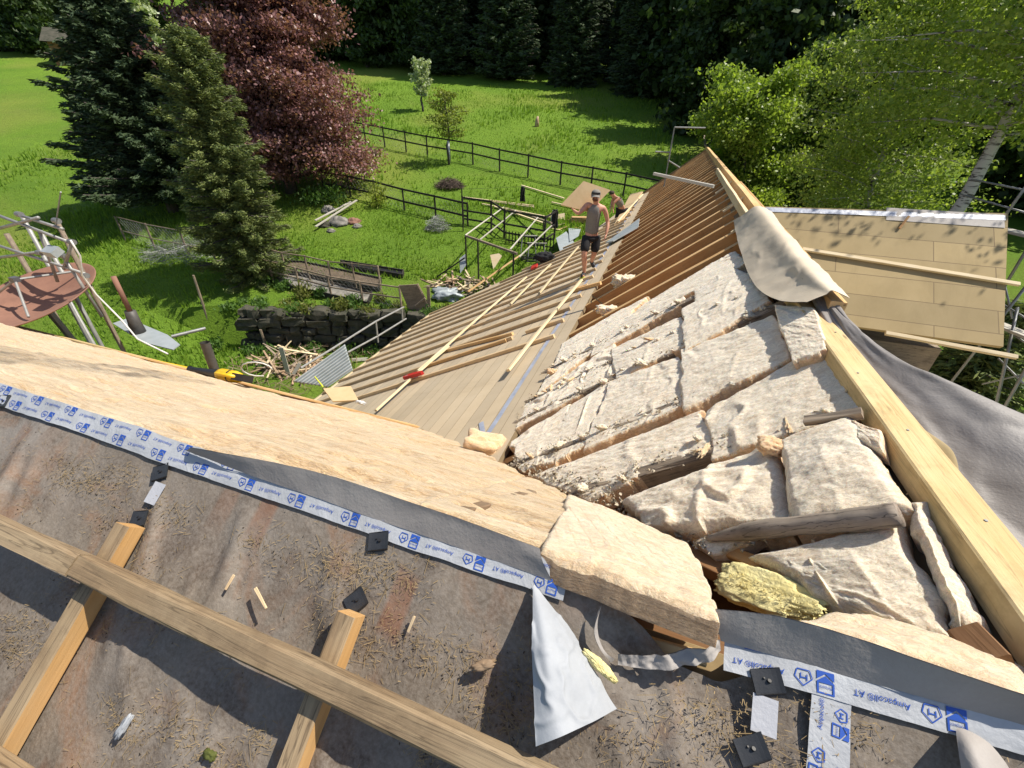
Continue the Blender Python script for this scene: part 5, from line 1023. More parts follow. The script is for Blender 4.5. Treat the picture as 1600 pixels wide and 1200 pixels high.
# ---------------------------------------------------------------- garden: fences, frames, heaps
def fence(name, label, feet, h, rails, pr, rr, mat, wire=0, tops=None, group=None, rmat=None):
    P = [ground(*p) for p in feet]; e = empty(name, P[0], label, 'fence', group)
    for i, p in enumerate(P):
        hh = h*(tops[i] if tops else 1); mb = MB(); mb.tube([p-Vector((0, 0, .1)), p+Vector((rnd.uniform(-.03, .03), rnd.uniform(-.03, .03), hh))], [pr, pr*.9], 7); mb.build('post', MT[mat], e, M=Matrix.Identity(4))
    for f in rails:
        for a, b in zip(P, P[1:]):
            u = Vector((0, 0, h*f)); mb = MB(); mb.bar(a+u, b+u, rr*1.2, rr*2); mb.build('rail', MT[rmat or mat], e, M=Matrix.Identity(4))
    if wire:
        mb = MB()
        for a, b in zip(P, P[1:]):
            L = (b-a).length; n = int(L/wire); 
            for k in range(n):
                for s in (0, 1):
                    t0 = k/n; t1 = min(1, (k+h/wire*.8)/n); A = a.lerp(b, t0 if s == 0 else t1); B_ = a.lerp(b, t1 if s == 0 else t0); mb.bar(A+Vector((0, 0, .02)), B_+Vector((0, 0, h*.95)), .004, .004)
            for k in range(3): mb.bar(a+Vector((0, 0, h*(k+.5)/3)), b+Vector((0, 0, h*(k+.5)/3)), .005, .005)
        mb.build('wire_mesh', MT['dull_steel'], e, M=Matrix.Identity(4))
    return e
z2 = lambda x, y: (500+x*.35, y*.35)
z5 = lambda x, y: (400+x*.35, 260+y*.35)
fence('paddock_fence', 'dark two-rail fence crossing the meadow behind the young tree', [z2(115, 622), z2(205, 640), z2(290, 658), z2(385, 680), z2(480, 700), z2(580, 717), z2(683, 735), z2(802, 765), z2(928, 792), z2(1072, 826), z2(1208, 852), z2(1352, 880), z2(1500, 915)], 1.35, (.93, .5), .055, .045, 'dark_post', .25)
fence('paddock_fence', 'dark two-rail fence running from the copper beech to the greenhouse frame', [z2(20, 860), z2(138, 880), z2(250, 905), z2(378, 942), z2(518, 975), z2(660, 1010)], 1.15, (.95, .42), .05, .045, 'dark_post', .25)
fence('paddock_fence', 'dark rail fence behind the greenhouse frame with clothes hung on it', [z2(640, 1000), z2(765, 1020), z2(822, 1062), z2(1000, 1095), z2(1045, 1065)], 1.35, (.95, .5, .2), .055, .04, 'dark_post')
P_ = [ground(*z2(830+i*14, 1085+i*2.3)) for i in range(16)]; e = empty('picket_fence', P_[0], 'low dark picket fence behind the greenhouse frame', 'fence')
for p in P_: mb = MB(); mb.bar(p, p+Vector((0, 0, .6)), .05, .03, (0, 1, 0)); mb.build('picket', MT['dark_post'], e, M=Matrix.Identity(4))
for f in (.15, .5): mb = MB(); mb.bar(P_[0]+Vector((0, 0, f)), P_[-1]+Vector((0, 0, f)), .03, .05); mb.build('rail', MT['dark_post'], e, M=Matrix.Identity(4))
# rustic garden enclosure above the stone wall
fence('garden_fence', 'rustic pole and wire fence around the vegetable bed, upper run', [z5(30, 470), z5(145, 505), z5(245, 520), z5(345, 545), z5(450, 555), z5(560, 570)], 1.15, (.97, .35), .04, .022, 'grey_wood', .2, group='garden fence runs')
fence('garden_fence', 'rustic pole and wire fence along the top of the stone wall, lower run', [z5(-120, 440), z5(-20, 490), z5(80, 520), z5(200, 550), z5(340, 590), z5(480, 615), z5(650, 640)], .95, (.95, .5), .045, .025, 'grey_wood', .2, group='garden fence runs')
fence('garden_fence', 'sagging wire fence in the shade left of the spruce', [z5(-580, 330), z5(-450, 365), z5(-300, 395), z5(-180, 420)], 1.1, (.96, .4), .045, .02, 'grey_wood', .2, group='garden fence runs')
def bed(px, mat='earth', label='', h=.12, m2='dark_post', lab='dark plank-edged vegetable bed with bare soil'):
    P = [ground(*p) for p in px]; e = empty('garden_bed', P[0], lab, 'garden bed'); mb = MB(); mb.slab([p+Vector((0, 0, h)) for p in P], (0, 0, 1), h+.2); mb.build('soil', MT[mat], e, local=frame(P[0], P[1]-P[0], (0, 0, 1)))
    for a, b in zip(P, P[1:]+P[:1]): mb = MB(); mb.bar(a+Vector((0, 0, h*.6)), b+Vector((0, 0, h*.6)), .05, h*2); mb.build('edging', MT[m2], e, M=Matrix.Identity(4))
bed([z5(110, 440), z5(210, 440), z5(560, 515), z5(550, 560), z5(140, 480)], lab='long dark plank-edged vegetable bed inside the wire fence')
bed([z5(380, 435), z5(660, 480), z5(655, 500), z5(420, 460)], lab='narrow dark bed covered with black sheeting behind the vegetable bed', mat='black_plastic')
bed([z5(90, 490), z5(200, 500), z5(520, 580), z5(500, 625), z5(110, 540)], mat='stone', lab='gravel strip between the bed and the stone wall')
# dry stone wall
def stone_wall():
    e = empty('stone_wall', (-8, 15.2, 0), 'mossy grey dry stone retaining wall below the vegetable bed', 'wall'); mb = MB()
    k = 0; 
    for row in range(5):
        x = -10.9+rnd.uniform(0, .6)
        while x < -2.6:
            w_ = rnd.uniform(.3, .95); h_ = .34*rnd.uniform(.85, 1.2); z = row*.33+rnd.uniform(-.04, .04); y = 15.12+rnd.uniform(-.14, .1)
            nu = 7; j = [rnd.uniform(-.045, .045) for _ in range(40)]
            c = Vector((x+w_/2, y, z+h_/2)); sx = w_/2-.015; sy = .22; sz = h_/2-.012; vs = []
            for a in (-1, 0, 1):
                for b in (-1, 0, 1):
                    for d in (-1, 0, 1):
                        l = math.sqrt(a*a+b*b+d*d) or 1; f = 1.0 if l <= 1 else (.93 if l < 1.5 else .84); vs.append(c+Vector((a*sx*f+rnd.uniform(-.05, .05), b*sy*f+rnd.uniform(-.06, .06), d*sz*f+rnd.uniform(-.045, .045))))
            idx = lambda a, b, d: (a+1)*9+(b+1)*3+(d+1); fs = []
            for s in (-1, 1):
                for u in (-1, 0):
                    for v in (-1, 0):
                        fs.append((idx(s, u, v), idx(s, u+1, v), idx(s, u+1, v+1), idx(s, u, v+1))); fs.append((idx(u, s, v), idx(u+1, s, v), idx(u+1, s, v+1), idx(u, s, v+1))); fs.append((idx(u, v, s), idx(u+1, v, s), idx(u+1, v+1, s), idx(u, v+1, s)))
            mb.add(vs, fs); x += w_
    o = mb.build('stones', MT['dark_stone'], e, M=Matrix.Identity(4)); m = o.modifiers.new('b', 'BEVEL'); m.width = .03; m.segments = 2
stone_wall()
# herbs and perennials on top of the wall
def leafcards(C, size, elong=1.6, up=0.0, r=rng, flat=0.0):
    n = len(C); a = r.normal(size=(n, 3)); a[:, 2] += up; a /= np.linalg.norm(a, axis=1)[:, None]; b = r.normal(size=(n, 3)); b[:, 2] *= (1-flat); b -= (b*a).sum(1)[:, None]*a; b /= np.linalg.norm(b, axis=1)[:, None]
    s = (size*r.uniform(.6, 1.3, n))[:, None]; A = a*s*elong*.5; B_ = b*s*.5
    V = np.stack([C-A, C+B_-A*.1, C+A, C-B_-A*.1], 1).reshape(-1, 3); q = np.arange(n*4).reshape(-1, 4); return V, q
def herb(p, r_, h, mat, n=260, ls=.07, label='', name='garden_plant', cat='plant', group=None, up=1.5):
    C = rng.normal(size=(n, 3))*np.array([r_*.5, r_*.5, h*.28])+np.array([0, 0, h*.45]); C[:, 2] = np.abs(C[:, 2]); V, q = leafcards(C, ls, 2.6, up); e = empty(name, p, label, cat, group); npmesh('foliage', V, q, MT[mat], e, M=Matrix.Translation(p))
    mb = MB()
    for k in range(5): a = rnd.uniform(0, 6.28); mb.tube([p, p+Vector((math.cos(a)*r_*.4, math.sin(a)*r_*.4, h*.8))], .008, 5)
    mb.build('stems', MT['brush'], e, M=Matrix.Identity(4)); return e
for i, (x, y, r_, h, m_, lb) in enumerate([(215, 585, .35, .6, 'herb_olive', 'yellow-green perennial clump at the front of the wall top'), (130, 545, .3, .3, 'herb_green', 'low green plant beside the spruce foot on the wall'), (290, 580, .2, .35, 'herb_green', 'small green plant right of the yellow-green clump'), (385, 640, .35, .45, 'herb_olive', 'bushy plant hanging over the wall front'), (430, 610, .4, .3, 'herb_green', 'green cushion plant on the wall near the gate'), (55, 520, .4, .35, 'herb_green', 'dark green weeds at the left of the bed'), (330, 680, .25, .3, 'leaf_yellow', 'yellowish plant growing from the wall face'), (560, 600, .2, .3, 'herb_olive', 'small plant in front of the wooden gate')]):
    herb(ground(*z5(x, y)), r_, h, m_, label=lb)
for i in range(16):
    x = -11.2+i*.56+rnd.uniform(-.2, .2); herb(Vector((x, 15.25+rnd.uniform(-.25, .5), tz(x, 15.6)-.08)), rnd.uniform(.22, .42), rnd.uniform(.15, .35), rnd.choice(['herb_green', 'herb_olive', 'herb_green']), n=240, ls=.06, label='weed tuft hanging over the top of the stone wall', group='weeds on the stone wall')
for i in range(9):
    x = -11.5+i*1.0+rnd.uniform(-.3, .3); herb(Vector((x, 14.75+rnd.uniform(-.2, .1), 0)), rnd.uniform(.25, .5), rnd.uniform(.2, .45), 'herb_green', n=260, ls=.07, label='weed tuft at the foot of the stone wall', group='weeds at the foot of the wall')
herb(ground(*z2(262, 925)), .5, 1.15, 'leaf_yellow', 420, .07, 'young bright green shrub at the paddock fence', 'shrub', 'shrub'); herb(ground(*z2(20, 905)), 1.2, .9, 'herb_green', 900, .09, 'low dark green shrub at the foot of the copper beech', 'shrub', 'shrub')
# wooden gate, posts, sticks
g0 = ground(*z5(700, 665)); e = empty('wooden_gate', g0, 'weathered wooden gate with a panel leaning beside a thick post', 'gate'); T = lambda x, y, d=0: bpn(*z5(x, y), g0+Vector((0, d, 0)), (0, 1, 0))
mb = MB(); mb.slab([T(640, 530), T(720, 525), T(790, 660), T(710, 690)], (0, -1, 0), -.04); mb.build('panel', MT['grey_wood'], e, local=frame(T(640, 530), T(720, 525)-T(640, 530), (0, -1, 0)))
mb = MB(); mb.slab([T(655, 540, -.02), T(712, 535, -.02), T(725, 575, -.02), T(665, 585, -.02)], (0, -1, 0), -.01); mb.build('inset', MT['pale_wood'], e, local=frame(T(640, 530), T(720, 525)-T(640, 530), (0, -1, 0)))
for a, b, w_ in ((T(768, 535), T(775, 690), .12), (T(640, 530), T(705, 690), .05), (T(720, 525), T(790, 660), .05), (T(710, 625, -.1), T(755, 590, -.1), .08)): beam('rail', a, b, w_, .05, MT['grey_wood'], e, up=(0, -1, 0))
e = None
for (a, b, r_, lb) in (((302, 430), (325, 500), .05, 'leaning grey stake standing in the lawn'), ((386, 498), (391, 520), .04, 'short stake at the foot of the stone wall'), ((407, 515), (419, 548), .06, 'thick brown stake by the scrap heap'), ((845-400, 490), (462, 538), .05, 'leaning mossy pole against the stone wall')):
    p = ground(*b); q = above(p, *a); mb = MB(); mb.tube([p-Vector((0, 0, .1)), q], [r_, r_*.8], 8); tag(mb.build('stake', MT['grey_wood'], None, local=frame(p, q-p, (0, 1, 0))), lb, 'stake')
# heaps of scrap wood: every stick its own object
def heap(cx_, cy_, rx, ry, n, label, group, mats=('scrap_wood', 'pale_wood', 'scrap_wood', 'grey_wood'), Lr=(.5, 1.6), hz=.35, wmax=.09):
    c = ground(cx_, cy_); protos = []
    for k, m_ in enumerate(mats): protos.append((beam('scrap_lath', (0, 0, 0), (1, 0, 0), .06, .025, MT[m_], None), m_))
    for i in range(n):
        o, m_ = protos[i % len(protos)]
        if i >= len(protos): o = o.copy(); COL.objects.link(o)
        a = rnd.uniform(0, 3.14); r_ = math.sqrt(rnd.random()); t = rnd.uniform(0, 6.28); L = rnd.uniform(*Lr); x = c.x+rx*r_*math.cos(t); y = c.y+ry*r_*math.sin(t); z = tz(x, y)+.03+hz*(1-r_)*rnd.random()*1.3
        M = Matrix.Translation((x, y, z))@Matrix.Rotation(a, 4, 'Z')@Matrix.Rotation(rnd.uniform(-.35, .35), 4, 'Y')@Matrix.Diagonal((L, rnd.uniform(.6, 1.6), 1, 1))@Matrix.Translation((-.5, 0, 0)); o.matrix_basis = M
        o.parent = None; tag(o, label, 'scrap wood', group)
heap(425+30, 570, 1.5, .9, 90, 'old lath or batten piece in the scrap heap below the stone wall', 'scrap wood below the stone wall', Lr=(.6, 1.9), hz=.5)
heap(728, 448, 1.5, .8, 70, 'old lath or board piece in the scrap heap under the orange-brown plank', 'scrap wood at the far eaves', Lr=(.4, 1.3), hz=.35)
heap(880, 352, 1.3, 1.2, 22, 'timber offcut lying on the grass behind the clothes', 'timber offcuts on the grass', ('new_wood', 'pale_wood'), (.3, .9), .05)
lump('foil_heap', 'heap of crumpled grey foil at the left of the far scrap heap', 'foil', ground(700, 462), (1.0, .8, .4), 'zinc', 5, (0, 0, 1), (1, 0, 0), .9, None, 4, 2.5, 40)
for (a, b, w_, lb) in ((z5(110, 810), z5(150, 950), .16, 'pinkish board propped on the scrap heap'), (z5(195, 880), z5(170, 945), .12, 'white board lying on the scrap heap'), (z5(5, 890), z5(95, 878), .1, 'pale board at the left of the scrap heap'), (z5(500, 860), z5(430, 880), .12, 'pale board leaning below the guard rail')):
    p = ground(*b); q = above(p, *a); beam('scrap_board', p+Vector((0, 0, .15)), q, w_, .03, MT['grey_plank'], None, up=(0, -1, .3), label=lb, cat='board')
# corrugated sheet
q = [z5(165, 962), z5(398, 795), z5(432, 908), z5(320, 985)]; O = ev(500, 600, .5); nC = np.array([.1, -.6, .8]); C4 = [bpn(*p, O, nC) for p in q]; nCv = Vector(unit(nC))
mb = MB(); a, b, c, d = C4; mb.grid(lambda u, v: (a.lerp(b, u)).lerp(d.lerp(c, u), v)+nCv*.022*math.sin(v*2*math.pi*9), 30, 120); o = mb.build('corrugated_sheet', MT['zinc'], None, local=frame(a, b-a, nCv), smooth=True); tag(o, 'blue-grey corrugated metal sheet leaning at the corner of the eaves', 'metal sheet'); sm = o.modifiers.new('s', 'SOLIDIFY'); sm.thickness = .004
# guard rail at the eaves corner
O = H('LOW', 8.9, 6.5, .0); e = empty('guard_rail', O, 'galvanised guard rail along the eaves behind the corrugated sheet', 'railing'); T = lambda x, y, d=0.0: bpn(*z5(x, y), O+EWV*d, np.array(EWV))
for a, b in (((315, 830), (535, 692)), ((535, 692), (660, 628)), ((410, 830), (540, 760)), ((540, 760), (670, 680)), ((535, 690), (545, 785)), ((650, 632), (655, 690)), ((315, 830), (200, 900))): mb = MB(); mb.tube([T(*a), T(*b)], .028, 8); mb.build('rail', MT['steel'], e, M=Matrix.Identity(4))
# greenhouse frame
g0 = ground(*z5(938, 465)); e = empty('greenhouse_frame', g0, 'bare lean-to frame of pale bars on dark posts beside the far eaves', 'frame'); 
def hz_(x, y, z): v = ray(*z5(x, y)); v = v*((z-CAMZ)/v[2]); return V3(v)
zt = above(g0, *z5(935, 305)).z; gb = {}
for k, (x, y, yb) in {'a': (935, 305, 465), 'b': (1107, 180, 310), 'c': (1285, 228, 345), 'd': (1150, 380, 470), 'e': (990, 325, 480), 'f': (1050, 232, 378)}.items():
    p = hz_(x, y, zt); mb = MB(); mb.tube([p, (p.x, p.y, tz(p.x, p.y))], .035, 8); mb.build('post', MT['dark_post'], e, M=Matrix.Identity(4)); gb[k] = p
for a, b in (((935, 305), (1107, 180)), ((1000, 325), (1160, 195)), ((1135, 368), (1262, 222)), ((1175, 402), (1320, 262))): beam('bar', hz_(*a, zt+.03), hz_(*b, zt+.03), .05, .04, MT['grey_plank'], e)
for a, b, m_ in (((935, 305), (1165, 385), 'grey_wood'), ((1107, 180), (1320, 250), 'grey_wood')): beam('wall_plate', hz_(*a, zt), hz_(*b, zt), .09, .08, MT[m_], e)
# sawhorse and small gear by the eaves
for i, (x, y, w_, lb) in enumerate(((1215, 345, .7, 'white steel sawhorse under the greenhouse frame'), (1250, 380, .8, 'grey steel trestle behind the black bag'))):
    p = ground(*z5(x, y+40)); e = empty('trestle', p, lb, 'trestle')
    for s in (-1, 1):
        for t_ in (-1, 1): mb = MB(); mb.tube([p+Vector((s*w_*.5, t_*.3, 0)), p+Vector((s*w_*.42, 0, .75))], .02, 7); mb.build('leg', MT['steel'], e, M=Matrix.Identity(4))
    mb = MB(); mb.bar(p+Vector((-w_*.55, 0, .77)), p+Vector((w_*.55, 0, .77)), .06, .05); mb.build('crossbar', MT['grey_plank'], e, M=Matrix.Identity(4))
mb = MB(); pts = []
for k in range(60): a = k*.42; r_ = .42+.02*math.sin(k); pts.append(ground(*z5(1225, 430))+Vector((r_*math.cos(a), r_*math.sin(a)*.9, .1+.004*k)))
mb.tube(pts, .02, 6); tag(mb.build('hose_coil', MT['black_plastic'], None, smooth=True), 'coiled black hose on the ground behind the black bag', 'hose')
q = [z5(1340, 320), z5(1385, 290), z5(1425, 345), z5(1360, 390)]; p0 = ground(*q[3])+Vector((0, 0, .6)); Q = [bpn(*p, p0, (0, 0, 1)) for p in q]; mb = MB(); mb.slab(Q, (0, 0, 1), .02); o = mb.build('sheet_metal', MT['zinc'], None, local=frame(Q[0], Q[1]-Q[0], (0, 0, 1))); tag(o, 'flat grey metal sheets stacked beside the far eaves', 'metal sheet')
q = [z5(1395, 275), z5(1450, 280), z5(1440, 310), z5(1400, 335)]; Q = [bpn(*p, p0+Vector((0, 0, .05)), (0, 0, 1)) for p in q]; mb = MB(); mb.slab(Q, (0, 0, 1), .02); o = mb.build('sheet_metal', MT['zinc'], None, local=frame(Q[0], Q[1]-Q[0], (0, 0, 1))); tag(o, 'second grey metal sheet nearer to the walking man', 'metal sheet')
# reddish board leaning, grey sheet leaning
for (q4, m_, lb, cat_) in (([(1045, 395), (1085, 388), (1098, 400), (1060, 460)], 'pale_wood', 'peach coloured plywood piece leaning under the greenhouse frame', 'board'), ([(908, 412), (935, 390), (938, 440), (912, 478)], 'zinc', 'grey sheet leaning on the left post of the greenhouse frame', 'metal sheet'), ([(930, 510), (970, 530), (975, 545), (935, 560)], 'pale_wood', 'triangular pale plywood offcut on the far scrap heap', 'board'), ([(1335, 215), (1378, 208), (1378, 240), (1330, 235)], 'pale_wood', 'pale square offcut lying on the grass left of the walking man', 'board')):
    g = ground(*z5(*q4[3])); T = lambda x, y: bpn(*z5(x, y), g, (0, 1, -.6)); Q = [T(*p) for p in q4]; n_ = Vector((0, -1, .6)).normalized(); mb = MB(); mb.slab(Q, n_, .02); tag(mb.build('leaning_sheet' if cat_ != 'board' else 'plywood_offcut', MT[m_], None, local=frame(Q[0], Q[1]-Q[0], n_)), lb, cat_)
mb = MB(); p = ground(*z5(795, 502)); q = bpn(*z5(932, 408), p, (.4, 1, 0)); mb.tube([p, q], .03, 8); tag(mb.build('dark_pole', MT['dark_post'], None, local=frame(p, q-p, (0, 1, 0))), 'dark pole leaning from the lawn to the greenhouse frame', 'pole')
# clothes on the fence
for (x, y, w_, h_, m_, lb) in ((1188, 200, .28, .75, 'cloth_black', 'black jacket hanging on the line behind the greenhouse frame'), (1328, 320, .35, .85, 'cloth_black', 'black garment hanging on the corner post of the greenhouse frame'), (1322, 300, .2, .6, 'cloth_white', 'light shirt hanging beside the black garment')):
    p = ground(*z5(x, y)) if m_ != 'x' else 0; top = p+Vector((0, 0, h_+.5)); mb = MB(); mb.grid(lambda u, v: top+Vector(((u-.5)*w_*(1-.4*math.sin(v*3)*.5-.3*(v < .15)), .05*math.sin(u*9+v*4), -v*h_)), 12, 14); o = mb.build('hanging_garment', MT[m_], None, M=Matrix.Identity(4), smooth=True); s_ = o.modifiers.new('s', 'SOLIDIFY'); s_.thickness = .03; tag(o, lb, 'clothing')
mb = MB(); a = ground(*z5(925, 290)); mb.tube([a, a+Vector((0, 0, 2.0))], .03, 8); tag(mb.build('line_post', MT['dark_post'], None, M=Matrix.Identity(4)), 'tall dark post carrying the washing line', 'post')
b = ground(*z5(1190, 205))+Vector((0, 0, 1.3)); mb = MB(); mb.tube([a+Vector((0, 0, 1.95)), b], .006, 5); tag(mb.build('washing_line', MT['dark_post'], None, M=Matrix.Identity(4)), 'thin washing line from the tall dark post to the black jacket', 'line')
# long timbers on the grass
for (a, b, lb) in (((925, 145), (1240, 185), 'uppermost long timber lying on the grass behind the greenhouse frame'), ((1010, 175), (1325, 240), 'longest pale timber crossing the greenhouse frame'), ((1050, 165), (1240, 192), 'pale timber beside the uppermost one'), ((1185, 92), (1375, 152), 'long grey timber pointing at the carried board'), ((1060, 185), (1290, 265), 'lower pale timber behind the greenhouse frame'), ((1320, 168), (1440, 195), 'short wide timber lying just left of the walking man')):
    A = ground(*z5(*a))+Vector((0, 0, .12)); B_ = ground(*z5(*b))+Vector((0, 0, .14)); beam('long_timber', A, B_, .10, .06, MT['pale_wood'], None, label=lb, cat='timber', group='long timbers on the grass')
p = ground(*z5(1440, 250))
for i in range(5): beam('stacked_board', p+Vector((-.5+.03*i, .05*(i % 2), .06+.055*i)), p+Vector((.5, .04*(i % 3), .06+.055*i)), .35, .05, MT['new_wood'], None, label='board in the short stack on the grass beside the walking man', cat='board', group='short stack of boards on the grass')
# rock pile with planks
g0 = ground(*z5(380, 280)); rocks = [((325, 200), .9, 'stone', 'grey boulder at the top of the rock pile'), ((375, 255), 1.1, 'stone', 'largest grey boulder in the middle of the rock pile'), ((435, 250), .75, 'rust_disc', 'reddish-brown boulder at the right of the rock pile'), ((452, 270), .5, 'stone', 'small grey rock at the right foot of the rock pile'), ((310, 265), .7, 'dark_stone', 'dark rock under the planks of the rock pile'), ((335, 290), .45, 'stone', 'small rock at the lower left of the rock pile')]
for (p, s_, m_, lb) in rocks: lump('boulder', lb, 'rock', ground(*z5(*p)), (s_, s_*.8, s_*.65), m_, rnd.random()*9, (0, 0, 1), (1, rnd.uniform(-.5, .5), 0), .45, 'boulders of the rock pile', 1.6, 4, 30)
for a, b, lb in (((270, 290), (455, 188), 'lower pale plank lying on the rock pile'), ((268, 262), (430, 195), 'upper thin plank lying on the rock pile')): p = ground(*z5(*a)); beam('plank', p+Vector((0, 0, .25)), ground(*z5(*b))+Vector((0, 0, .45)), .12, .05, MT['grey_plank'], None, label=lb, cat='plank')
# brush heap, wire bundle, stump
def twigs(name, label, cat, c, r_, h, n, mat, L=.5, th=.008):
    vs = []; qs = []; k = 0
    for i in range(n):
        a = rnd.uniform(0, 6.28); rr = math.sqrt(rnd.random()); z = h*(1-rr*rr)*rnd.random(); p = Vector(c)+Vector((r_*rr*math.cos(a), r_*rr*math.sin(a), z)); d = Vector((rnd.gauss(0, 1), rnd.gauss(0, 1), rnd.gauss(0, .35))).normalized()*L*rnd.uniform(.4, 1); s = d.cross(Vector((rnd.gauss(0, 1), rnd.gauss(0, 1), 1))).normalized()*th
        vs += [p-d/2-s, p-d/2+s, p+d/2+s*.4, p+d/2-s*.4]; qs.append((k, k+1, k+2, k+3)); k += 4
    return tag(npmesh(name, np.array([tuple(v) for v in vs]), np.array(qs), MT[mat]), label, cat)
twigs('brush_heap', 'round heap of cut grey-brown twigs on the meadow', 'brush heap', ground(703, 291), .85, .5, 1400, 'brush', .7, .009)
twigs('brushwood', 'loose brushwood scattered along the foot of the stone wall', 'brushwood', Vector((-7.5, 14.4, 0)), 3.2, .35, 900, 'scrap_wood', .8, .012)['kind'] = 'stuff'
twigs('wire_bundle', 'tangled bundle of grey wire mesh by the paddock fence', 'wire', ground(*z2(525, 1020)), .6, .7, 900, 'dull_steel', .5, .005)
twigs('wire_heap', 'loose wire tangled in the shade behind the spruce', 'wire', ground(292, 395), 1.6, .7, 800, 'dull_steel', 1.2, .006)
for (x, y, h, r_, lb) in ((178, 460, .5, .14, 'grey stump standing in the far meadow beside the copper beech'), (968, 565, .75, .2, 'broken reddish stump in the middle of the meadow')):
    p = ground(*z2(x, y)); mb = MB(); mb.tube([p-Vector((0, 0, .1)), p+Vector((0, 0, h*.6)), p+Vector((.05, 0, h))], [r_, r_*.8, r_*.35], 9); tag(mb.build('stump', MT['scrap_wood'], None, smooth=True), lb, 'stump')
for i, (x, y, lb) in enumerate([(700, 1075, 'a'), (160, 1110, 'b')]): pass
# hut in the far left
p = ground(128, 98); e = empty('hut', p, 'small grey-roofed hut at the edge of the upper left meadow', 'hut'); mb = MB(); mb.box((-2, -2, -1), (2, 2, 2)); mb.build('wall', MT['brown_board'], e, M=Matrix.Translation(p)@Matrix.Rotation(.4, 4, 'Z'))
mb = MB(); mb.add([(-2.5, -2.6, 1.8), (2.5, -2.6, 1.8), (2.5, 0, 3.4), (-2.5, 0, 3.4), (2.5, 2.6, 1.8), (-2.5, 2.6, 1.8)], [(0, 1, 2, 3), (3, 2, 4, 5), (0, 3, 5), (1, 4, 2)]); mb.build('roof', MT['dark_stone'], e, M=Matrix.Translation(p)@Matrix.Rotation(.4, 4, 'Z'))
# ---------------------------------------------------------------- trees
leafmat('beech_leaf', (.40, .20, .19), (.13, .055, .058), .28, .5, .4)
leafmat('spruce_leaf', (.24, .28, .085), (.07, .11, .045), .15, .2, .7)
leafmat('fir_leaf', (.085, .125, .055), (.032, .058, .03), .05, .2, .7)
leafmat('birch_leaf', (.38, .46, .10), (.16, .24, .05), .45, .4, .45)
leafmat('alder_leaf', (.36, .46, .08), (.14, .22, .04), .45, .4, .45)
leafmat('forest_leaf', (.075, .12, .035), (.028, .052, .02), .2, .25)  # dark leaf colour carries the shade of the dense forest
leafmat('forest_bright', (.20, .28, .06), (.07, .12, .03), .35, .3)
leafmat('blossom', (.62, .66, .50), (.30, .38, .16), .3, .2)
leafmat('young_leaf', (.30, .33, .07), (.16, .22, .04), .4, .3)
plain('bark', (.11, .095, .08), .95, 0, (.045, .04, .034), 5, .8, .02)
m_, t_, b_ = newmat('birch_bark'); v_ = coords(t_, (1.2, 1.2, 5)); f_ = noise(t_, v_, 2.2, 5, .7, .5); t_.links.new(ramp(t_, f_, (.42, (.06, .05, .045)), (.5, (.50, .47, .43))), b_.inputs['Base Color']); b_.inputs['Roughness'].default_value = .8; MT['birch_bark'] = m_
def broadleaf(h, rad, zc, nl, leaf, ls, profile='round', tr=.18, seed=1, lean=(0, 0), multi=1, spread=.5, flat=.3, sprays=12, limbr=.3):
    r = np.random.default_rng(seed); R2 = random.Random(seed); mb = MB(); C = []; tw = []
    for m in range(multi):
        ox = R2.uniform(-.5, .5)*(multi > 1); oy = R2.uniform(-.5, .5)*(multi > 1); top = Vector((lean[0]+ox*4, lean[1]+oy*4, h*.92)); pts = [Vector((ox, oy, -.3))]
        for k in range(1, 8): t = k/7; pts.append(Vector((ox+(top.x-ox)*t**1.2+R2.uniform(-.12, .12), oy+(top.y-oy)*t**1.2+R2.uniform(-.12, .12), h*.92*t)))
        mb.tube(pts, [tr*(1-.85*k/7)+.015 for k in range(8)], 9)
        for i in range(nl//multi):
            t = zc+(1-zc)*((i+R2.random())/(nl//multi)); z = h*t*.95; tt = min(z/(h*.92), 1); k = min(int(tt*7), 6); f = tt*7-k; p = pts[k].lerp(pts[k+1], f)
            x = (t-zc)/(1-zc)
            if profile == 'round': pr = math.sqrt(max(0, 1-(2*x-.9)**2/1.25))
            elif profile == 'cone': pr = 1-.8*x
            elif profile == 'vase': pr = .35+.65*math.sin(x*2.6)
            else: pr = 1-.35*x
            L = rad*pr*R2.uniform(.7, 1.08); a = i*2.4+R2.uniform(-.4, .4); up_ = R2.uniform(.05, .55) if profile != 'vase' else R2.uniform(.8, 1.5)
            d = Vector((math.cos(a), math.sin(a), up_*(.4+x))).normalized(); e = p+d*L; mid = p.lerp(e, .5)+Vector((0, 0, L*.06)); mb.tube([p, mid, e], [tr*limbr*(1-.6*x)+.008, tr*limbr*.55*(1-.5*x)+.006, .006], 5, cap=False)
            for s in range(sprays):
                u = .25+.75*(s+R2.random())/sprays; q = p.lerp(mid, u*2) if u < .5 else mid.lerp(e, u*2-1); o = Vector((R2.gauss(0, 1), R2.gauss(0, 1), R2.gauss(0, .5)))*L*.13*(1.3-u*.5)*spread*2; q2 = q+o
                if R2.random() < .35: mb.tube([q, q2], [.012, .004], 4, cap=False)
                C.append((q2.x, q2.y, q2.z, L*.10+.18))
    C = np.array(C); per = max(1, leaf//len(C)); idx = np.repeat(np.arange(len(C)), per); P = C[idx, :3]+r.normal(size=(len(idx), 3))*C[idx, 3:4]*np.array([1, 1, .55])*spread*1.6; P[:, 2] = np.maximum(P[:, 2], .1)
    V, q = leafcards(P, ls, 1.5, 0, r, flat); return mb, V, q
